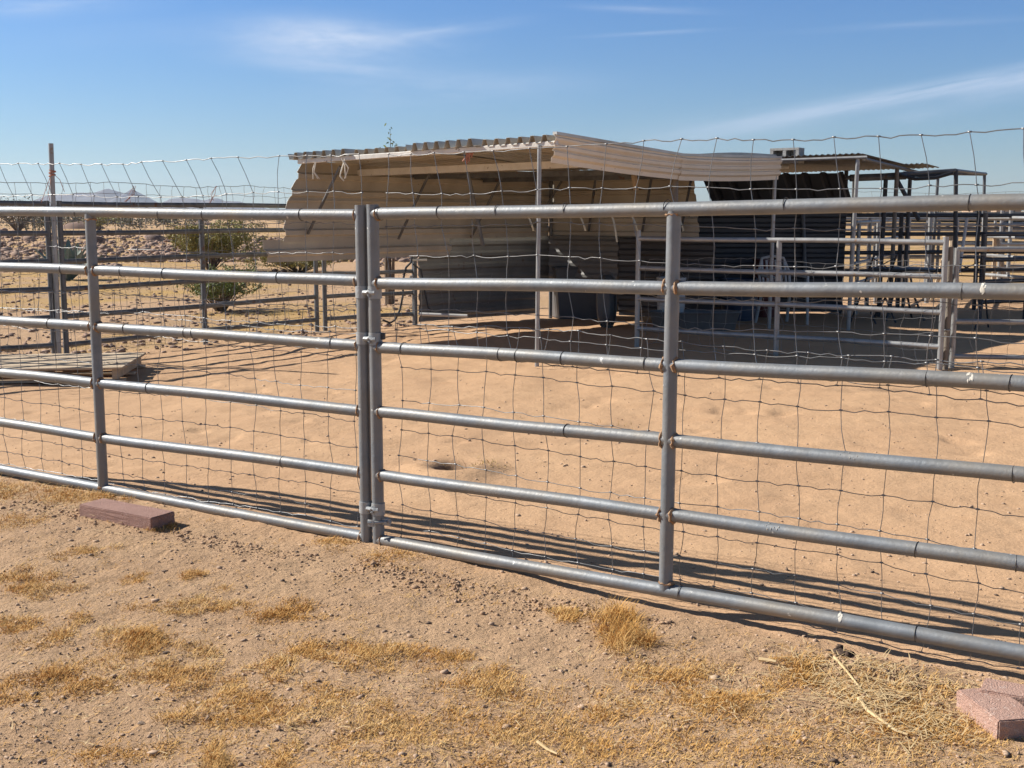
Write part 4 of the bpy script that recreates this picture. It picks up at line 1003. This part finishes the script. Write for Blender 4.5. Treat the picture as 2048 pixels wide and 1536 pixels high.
# ---------------------------------------------------------------- dry grass, straw
class Blades:
    def __init__(s): s.v = []; s.f = []
    def blade(s, p, L, az, lean, w, rnd):
        d = Vector((math.cos(az), math.sin(az), 0)); sd = Vector((-d.y, d.x, 0)) * w * .5
        a = Vector(p); b = a + d * (L * .45 * math.sin(lean)) + Vector((0, 0, L * .45 * math.cos(lean)))
        l2 = min(lean + rnd.uniform(.2, .7), 1.75); c = b + d * (L * .55 * math.sin(l2)) + Vector((0, 0, max(L * .55 * math.cos(l2), -b.z + a.z + .002)))
        o = len(s.v); s.v += [tuple(a - sd), tuple(a + sd), tuple(b + sd * .8), tuple(b - sd * .8), tuple(c)]
        s.f += [(o, o + 1, o + 2, o + 3), (o + 3, o + 2, o + 4)]
    def build(s, name, mt, label, kind='stuff'):
        me = bpy.data.meshes.new(name); me.from_pydata(s.v, [], s.f); me.materials.append(mt); me.update()
        o = bpy.data.objects.new(name, me); COL.objects.link(o); return tag(o, label, kind=kind)
PATCH = [(60, 1000, .3, .13, 1.25), (150, 1000, .24, .1, 1.2), (230, 1000, .12, .05, 1.1), (20, 985, .2, .1, 1.2), (330, 1062, .06, .03, .9), (20, 1055, .12, .08, .7), (30, 1170, .12, .06, .8), (40, 1250, .14, .06, .8), (90, 1185, .14, .04, .9), (130, 1272, .06, .05, .9), (165, 1110, .09, .04, .7),
         (250, 1280, .11, .06, 1), (320, 1298, .14, .04, 1), (385, 1155, .05, .03, .9), (270, 1165, .05, .03, .7), (350, 1215, .12, .04, .7), (430, 1207, .10, .04, .8), (590, 1222, .09, .04, .9), (540, 1230, .1, .04, .6), (330, 1345, .12, .05, .7),
         (120, 1348, .14, .06, .8), (30, 1370, .12, .05, .8), (175, 1380, .07, .04, .7), (560, 1335, .08, .04, 1), (640, 1305, .10, .04, .9), (700, 1300, .10, .05, .9), (800, 1312, .13, .05, .7), (870, 1310, .10, .04, .7), (370, 1350, .1, .03, .7),
         (900, 1358, .14, .06, .8), (985, 1370, .10, .06, 1), (480, 1405, .07, .05, .9), (455, 1440, .14, .05, .8), (590, 1440, .17, .05, .8), (660, 1395, .14, .05, .6), (400, 1370, .09, .04, .7), (1010, 1425, .14, .08, .9), (960, 1490, .16, .08, .9),
         (1135, 1232, .07, .04, 1.1), (1240, 1255, .07, .05, 1.8), (1268, 1280, .07, .04, 1.7), (1300, 1352, .12, .05, .8), (1400, 1342, .16, .05, .9), (1240, 1425, .10, .05, .9), (1430, 1395, .12, .06, .9), (1200, 1490, .2, .07, .9), (1080, 1450, .14, .06, .8), (1480, 1425, .14, .06, .9),
         (1590, 1340, .09, .04, 1.1), (1545, 1365, .12, .05, .8), (1700, 1372, .16, .06, .8), (1720, 1445, .2, .06, .9), (1850, 1450, .14, .06, 1.1), (1870, 1400, .12, .06, .9), (1560, 1490, .2, .08, .8), (1380, 1490, .16, .08, .8), (450, 1512, .05, .05, .9), (560, 1525, .06, .04, .9), (240, 1500, .10, .05, .6), (700, 1480, .12, .06, .6), (820, 1450, .14, .06, .7), (1750, 1520, .2, .06, .7), (1950, 1500, .14, .05, .7), (700, 1085, .14, .06, .7), (780, 1120, .14, .07, .5), (830, 1110, .1, .05, .5)]
rnd = random.Random(51); bl_ = Blades(); st_ = Blades()
for px, py, rx, ry, hf in PATCH:
    c = G(px, py); n = int(3600 * rx * (ry * 2.6) / .03 * .85) + 240
    n = int(min(n, 1800) * (.62 if px > 880 and hf < 1.05 else 1))
    sub = [(rnd.gauss(0, .5), rnd.gauss(0, .55)) for _ in range(9)]
    for k in range(n):
        a_, b_ = rnd.choice(sub); X = c.x + (a_ + rnd.gauss(0, .22)) * rx * 1.1; Y = c.y + (b_ + rnd.gauss(0, .25)) * ry * 2.3
        if fence_side(X, Y) > -.04: continue
        L = rnd.uniform(.014, .046) * hf * (1.35 if hf > 1.5 else 1)
        bl_.blade((X, Y, gh(X, Y) - .003), L, rnd.uniform(0, 6.28), rnd.uniform(.35, 1.5), rnd.uniform(.0016, .003), rnd)
for k in range(5200):           # loose sparse blades and flattened litter
    px, py = rnd.uniform(-100, 2150), rnd.uniform(985, 1560); p = G(px, py)
    if fence_side(p.x, p.y) > -.12: continue
    wgt = float(fbm(p.x * 1.7, p.y * 1.7, 3)) + .05 + .00012 * (px - 900)
    if rnd.random() > .3 + 2.2 * wgt: continue
    for q in range(rnd.randint(2, 9)):
        X, Y = p.x + rnd.gauss(0, .02), p.y + rnd.gauss(0, .025)
        bl_.blade((X, Y, gh(X, Y) + .001), rnd.uniform(.012, .04), rnd.uniform(0, 6.28), rnd.uniform(.9, 1.55), .0022, rnd)
bl_.build('dry_grass', M['straw'], 'tufts of golden dead grass matted over the foreground soil')
def litter(cx, cy, n, sx, sy, l0, l1, w0=.0025):
    for k in range(n):
        p = G(cx + rnd.gauss(0, sx), cy + rnd.gauss(0, sy))
        if fence_side(p.x, p.y) > -.03: continue
        st_.blade((p.x, p.y, gh(p.x, p.y) + rnd.uniform(.003, .018)), rnd.uniform(l0, l1), rnd.uniform(0, 6.28), rnd.uniform(1.4, 1.6), rnd.uniform(w0, w0 * 1.8), rnd)
litter(1760, 1395, 300, 75, 38, .03, .13); litter(1850, 1450, 260, 60, 35, .03, .09); litter(1640, 1350, 160, 70, 25, .03, .1); litter(1500, 1400, 260, 200, 60, .02, .07); litter(90, 1000, 260, 80, 30, .02, .07); litter(700, 1400, 240, 400, 80, .02, .06); litter(250, 1025, 90, 60, 18, .02, .06)
st_.build('straw', M['stalk'], 'loose pale straw scattered near the bricks')
# individual stalks
def stalk(label, pix, r):
    pts = []
    for i, (a, b) in enumerate(pix): p = G(a, b); pts.append((p.x, p.y, gh(p.x, p.y) + r + .006))
    return tag(MB().tube(pts, r, 6, r2=r * .6).build('straw_stalk', M['stalk'], None, True), label, 'stalk')
stalk('long pale stalk with a kink lying nearest the camera, left of the brick pair', [(1717, 1405), (1735, 1428), (1765, 1450), (1790, 1468), (1815, 1475)], .006)
stalk('straight pale stalk leaning out of the straw heap toward the gate', [(1668, 1322), (1690, 1350), (1722, 1387)], .005)
stalk('thick pale stalk lying left of the straw heap', [(1518, 1330), (1540, 1335), (1552, 1338)], .007)
stalk('brown stalk lying across the straw heap close to the brick pair', [(1780, 1420), (1805, 1405), (1825, 1392)], .005)
stalk('pale twig lying alone in the soil at the bottom, left of the middle', [(1075, 1495), (1095, 1510), (1115, 1520)], .005)
# manure clod at the foot of the gate
rp = np.array([[G(1688 + random.gauss(0, 9), 1306 + random.gauss(0, 5)).x, G(1688, 1306 + random.gauss(0, 5)).y] for k in range(26)])
mo = scatter_rocks('manure', 'dark crumbled manure lump under the bottom rail of the large gate', rp, np.random.default_rng(3).uniform(.008, .022, 26), M['manure'], 4); del mo['kind']; mo['category'] = 'manure'
# ochre grass cover beyond the corral and dry weeds inside
fg = Blades()
for k in range(9000):
    px, py = rnd.uniform(-200, 850), 448 + 270 * rnd.random() ** 1.5; p = G(px, py)
    if (p.x + 4.53) * .79 - (p.y - 12.1) * .61 > -.2: continue
    if float(fbm(p.x * .35 + 5, p.y * .12, 4)) < -.02: continue
    sc_ = .5 + p.y / 30
    for q in range(3):
        X, Y = p.x + rnd.gauss(0, .06 * sc_), p.y + rnd.gauss(0, .06 * sc_)
        fg.blade((X, Y, gh(X, Y)), rnd.uniform(.025, .06) * sc_, rnd.uniform(0, 6.28), rnd.uniform(.8, 1.5), .008 * sc_, rnd)
for px, py, n in ((240, 722, 160), (960, 938, 90), (1180, 848, 60), (1130, 728, 80), (1905, 748, 60), (925, 925, 30)):
    for k in range(n):
        p = G(px + rnd.gauss(0, 30), py + rnd.gauss(0, 5)); fg.blade((p.x, p.y, gh(p.x, p.y)), rnd.uniform(.02, .06), rnd.uniform(0, 6.28), rnd.uniform(.5, 1.5), .004, rnd)
fg.build('ochre_grass', M['farstraw'], 'ochre dry grass growing outside the back-left corral')

# ---------------------------------------------------------------- far right: house, crop strip
def gy(X, Y): return gh(X, Y)
for px0, px1, Y, lab in ((1925, 1960, 240, 'low tan house far off at right beyond the rear pens, the left of two'), (1972, 2020, 260, 'low tan house far off at the right edge beyond the rear pens')):
    X0, X1 = (px0 - 1024) / F * Y, (px1 - 1024) / F * Y; z0 = gy((X0 + X1) / 2, Y); t = thing('far_house', lab, 'house', None, ((X0 + X1) / 2, Y, z0)); hw = (X1 - X0) / 2
    MB().box((0, 0, 1.3), (hw * 2, 6, 3.0)).build('wall', M['house'], t)
    mb = MB(); mb.add([(-hw - .4, -3.4, 2.78), (hw + .4, -3.4, 2.78), (hw + .4, 3.4, 2.78), (-hw - .4, 3.4, 2.78), (-hw + .3, 0, 3.7), (hw - .3, 0, 3.7)], [(0, 1, 5, 4), (2, 3, 4, 5), (1, 2, 5), (3, 0, 4), (0, 3, 2, 1)]); mb.build('roof', M['mound'], t)
    for sx in (-.5, .35): MB().box((sx * hw, -3.0, 1.5), (.9, .06, 1.0)).build('window', M['plastic_d'], t)
fx = np.linspace(35, 130, 40); fy = np.linspace(150, 185, 8)
o = grid_obj('crop_field', fx, fy, lambda X, Y: gz(X, Y) + .35, M['field']); tag(o, 'thin strip of green crops far off at right', kind='stuff')

# ---------------------------------------------------------------- mountains
SK = [(-700, 425), (-400, 404), (-250, 412), (-100, 400), (20, 410), (70, 408), (95, 398), (110, 391), (150, 388), (195, 385), (222, 376), (240, 381), (256, 388), (272, 379), (292, 388), (312, 398), (330, 407), (342, 404), (352, 397), (375, 396), (400, 397), (420, 400), (433, 397), (447, 396), (458, 401), (490, 403), (520, 412), (560, 420), (640, 424), (760, 418), (900, 423), (1200, 424), (1600, 426), (1900, 424), (2300, 420), (2700, 425)]
mx = np.array([s[0] for s in SK]); my = np.array([s[1] for s in SK])
DM = 3000.0
tx = np.linspace(-700, 2700, 900); ty = np.linspace(-1, 1, 41)
def mz(X, Y):
    hgt = (432 - np.interp((X / (DM)) * F + 1024, mx, my)) / F * DM / CT
    yy = (Y - DM) / 420
    ridge = np.clip(1 - np.abs(yy + .25 * fbm(X * .006, X * 0, 3)), 0, 1) ** 1.2
    return (hgt + 6) * ridge * (1 + .30 * fbm(X * .018, Y * .018, 4) * (1 - ridge * .8)) - 6 + 3 * fbm(X * .05, Y * .05, 3)
mt = grid_obj('mountains', (tx - 1024) / F * DM, DM + 420 * ty, mz, M['mount']); tag(mt, 'distant blue mountain range', kind='structure')

# ---------------------------------------------------------------- haze
hb = MB().box((0, 1850, 58), (9400, 4000 * .97, 124))
hm = bpy.data.materials.new('haze'); hm.use_nodes = True; nt = hm.node_tree; nt.nodes.remove(nt.nodes['Principled BSDF'])
pv = nt.nodes.new('ShaderNodeVolumePrincipled'); pv.inputs['Density'].default_value = 1.3e-4; pv.inputs['Color'].default_value = (.60, .76, 1, 1); pv.inputs['Anisotropy'].default_value = .3
nt.links.new(pv.outputs[0], nt.nodes['Material Output'].inputs['Volume'])
hz = hb.build('haze', hm); tag(hz, 'thin pale air haze', kind='stuff')

# ---------------------------------------------------------------- light, sky
SUN_D = Vector((-1.33, .40, 1.0)).normalized()      # towards the sun
el = math.asin(SUN_D.z); az = math.atan2(SUN_D.x, SUN_D.y)
sl = bpy.data.lights.new('sun', 'SUN'); sl.energy = 5.0; sl.angle = math.radians(.5); sl.color = (1, .95, .87)
so = bpy.data.objects.new('sun', sl); COL.objects.link(so); so.rotation_euler = SUN_D.to_track_quat('Z', 'Y').to_euler(); so.location = SUN_D * 30
w_ = bpy.data.worlds.new('World'); sc.world = w_; w_.use_nodes = True; nt = w_.node_tree; N = nt.nodes; L = nt.links
bg = N['Background']; sky = N.new('ShaderNodeTexSky'); sky.sky_type = 'NISHITA'; sky.sun_disc = False; sky.sun_elevation = el; sky.sun_rotation = az
sky.air_density = 1.0; sky.dust_density = .25; sky.ozone_density = 3.2; sky.altitude = 400
tc = N.new('ShaderNodeTexCoord'); sx = N.new('ShaderNodeSeparateXYZ'); L.new(tc.outputs['Generated'], sx.inputs[0])
def mth(op, a, b=None):
    n = N.new('ShaderNodeMath'); n.operation = op
    for i, q in enumerate((a, b)):
        if q is None: continue
        if isinstance(q, (int, float)): n.inputs[i].default_value = q
        else: L.new(q, n.inputs[i])
    return n.outputs[0]
yy = mth('MAXIMUM', sx.outputs['Y'], .02); U = mth('DIVIDE', sx.outputs['X'], yy); Vv = mth('DIVIDE', sx.outputs['Z'], yy)
cv = N.new('ShaderNodeCombineXYZ'); L.new(U, cv.inputs[0]); L.new(Vv, cv.inputs[1])
def cloud(cx, cy, rx, ry, rotdeg, strength, nscale, seed):
    d = ray(cx, cy); u0, v0 = d.x / d.y, d.z / d.y
    m = N.new('ShaderNodeMapping'); m.vector_type = 'TEXTURE'; m.inputs['Location'].default_value = (u0, v0, 0); m.inputs['Rotation'].default_value = (0, 0, math.radians(rotdeg)); m.inputs['Scale'].default_value = (rx / F, ry / F, 1)
    L.new(cv.outputs[0], m.inputs[0])
    ln = N.new('ShaderNodeVectorMath'); ln.operation = 'LENGTH'; 
    nz = N.new('ShaderNodeTexNoise'); nz.inputs['Scale'].default_value = nscale; nz.inputs['Detail'].default_value = 7; nz.inputs['Roughness'].default_value = .62
    m2 = N.new('ShaderNodeMapping'); m2.inputs['Location'].default_value = (seed, seed * 1.7, 0); m2.inputs['Scale'].default_value = (.8, .55, 1); L.new(m.outputs[0], m2.inputs[0]); L.new(m2.outputs[0], nz.inputs[0])
    L.new(m.outputs[0], ln.inputs[0])
    f = mth('SUBTRACT', 1.0, ln.outputs['Value']); f = mth('MAXIMUM', f, 0.0)
    f = mth('MULTIPLY', f, f)
    nn = N.new('ShaderNodeMapRange'); nn.inputs['From Min'].default_value = .30; nn.inputs['From Max'].default_value = .72; L.new(nz.outputs['Fac'], nn.inputs[0])
    return mth('MULTIPLY', mth('MULTIPLY', f, nn.outputs[0]), strength)
CL = [cloud(650, 80, 380, 72, -2, 1.7, 1.6, 1.0), cloud(880, 60, 260, 26, 7, .6, 1.5, 9.0), cloud(690, 135, 380, 40, -4, .75, 1.6, 2.3), cloud(900, 178, 460, 70, 2, .55, 1.6, 4.1), cloud(1830, 186, 680, 30, 10.5, 1.6, 1.5, 5.7), cloud(2100, 150, 420, 58, 11, 1.1, 1.5, 15.7), cloud(1480, 250, 460, 60, 9, .5, 1.5, 6.6), cloud(60, 10, 360, 42, 2, .8, 1.5, 7.2),
      cloud(1300, 66, 230, 8, 3, .5, 1.2, 8.8), cloud(1840, 48, 420, 14, 3, .3, 1.2, 3.9), cloud(1840, 232, 160, 26, 5, .3, 1.6, 11.2), cloud(1290, 18, 240, 14, -2, .45, 1.4, 12.1), cloud(300, 60, 500, 60, 4, .18, 1.2, 13.3)]
tot = CL[0]
for c_ in CL[1:]: tot = mth('ADD', tot, c_)
tot = mth('MINIMUM', tot, .85)
tn = N.new('ShaderNodeValToRGB'); L.new(sx.outputs['Z'], tn.inputs['Fac']); el_ = tn.color_ramp.elements
el_[0].position = 0; el_[0].color = (.45, .525, .59, 1); el_[1].position = .20; el_[1].color = (.345, .535, .78, 1)
e3 = el_.new(.55); e3.color = (.44, .42, .40, 1)
tm = N.new('ShaderNodeMix'); tm.data_type = 'RGBA'; tm.blend_type = 'MULTIPLY'; tm.inputs['Factor'].default_value = 1
tb2 = [i for i in tm.inputs if i.type == 'RGBA']; L.new(sky.outputs[0], tb2[0]); L.new(tn.outputs['Color'], tb2[1]); sky_out = [o for o in tm.outputs if o.type == 'RGBA'][0]
mx_ = N.new('ShaderNodeMix'); mx_.data_type = 'RGBA'; L.new(tot, mx_.inputs['Factor'])
ra = [i for i in mx_.inputs if i.type == 'RGBA']; L.new(sky_out, ra[0]); ra[1].default_value = (3.9, 4.6, 5.8, 1)
L.new([o for o in mx_.outputs if o.type == 'RGBA'][0], bg.inputs['Color']); bg.inputs['Strength'].default_value = .10

cam = bpy.data.cameras.new('camera'); co = bpy.data.objects.new('camera', cam); COL.objects.link(co); sc.camera = co
co.location = (0, 0, H); co.rotation_euler = (PI / 2 - TH, 0, 0); cam.sensor_width = 36; cam.sensor_fit = 'HORIZONTAL'; cam.lens = 36 * F / 2048; cam.clip_start = .05; cam.clip_end = 12000
sc.view_settings.view_transform = 'Standard'; sc.view_settings.look = 'None'; sc.view_settings.exposure = .66; sc.view_settings.gamma = 1
try: sc.cycles.use_denoising = True
except Exception: pass
sc.cycles.max_bounces = 10; sc.cycles.diffuse_bounces = 5; sc.cycles.volume_bounces = 1
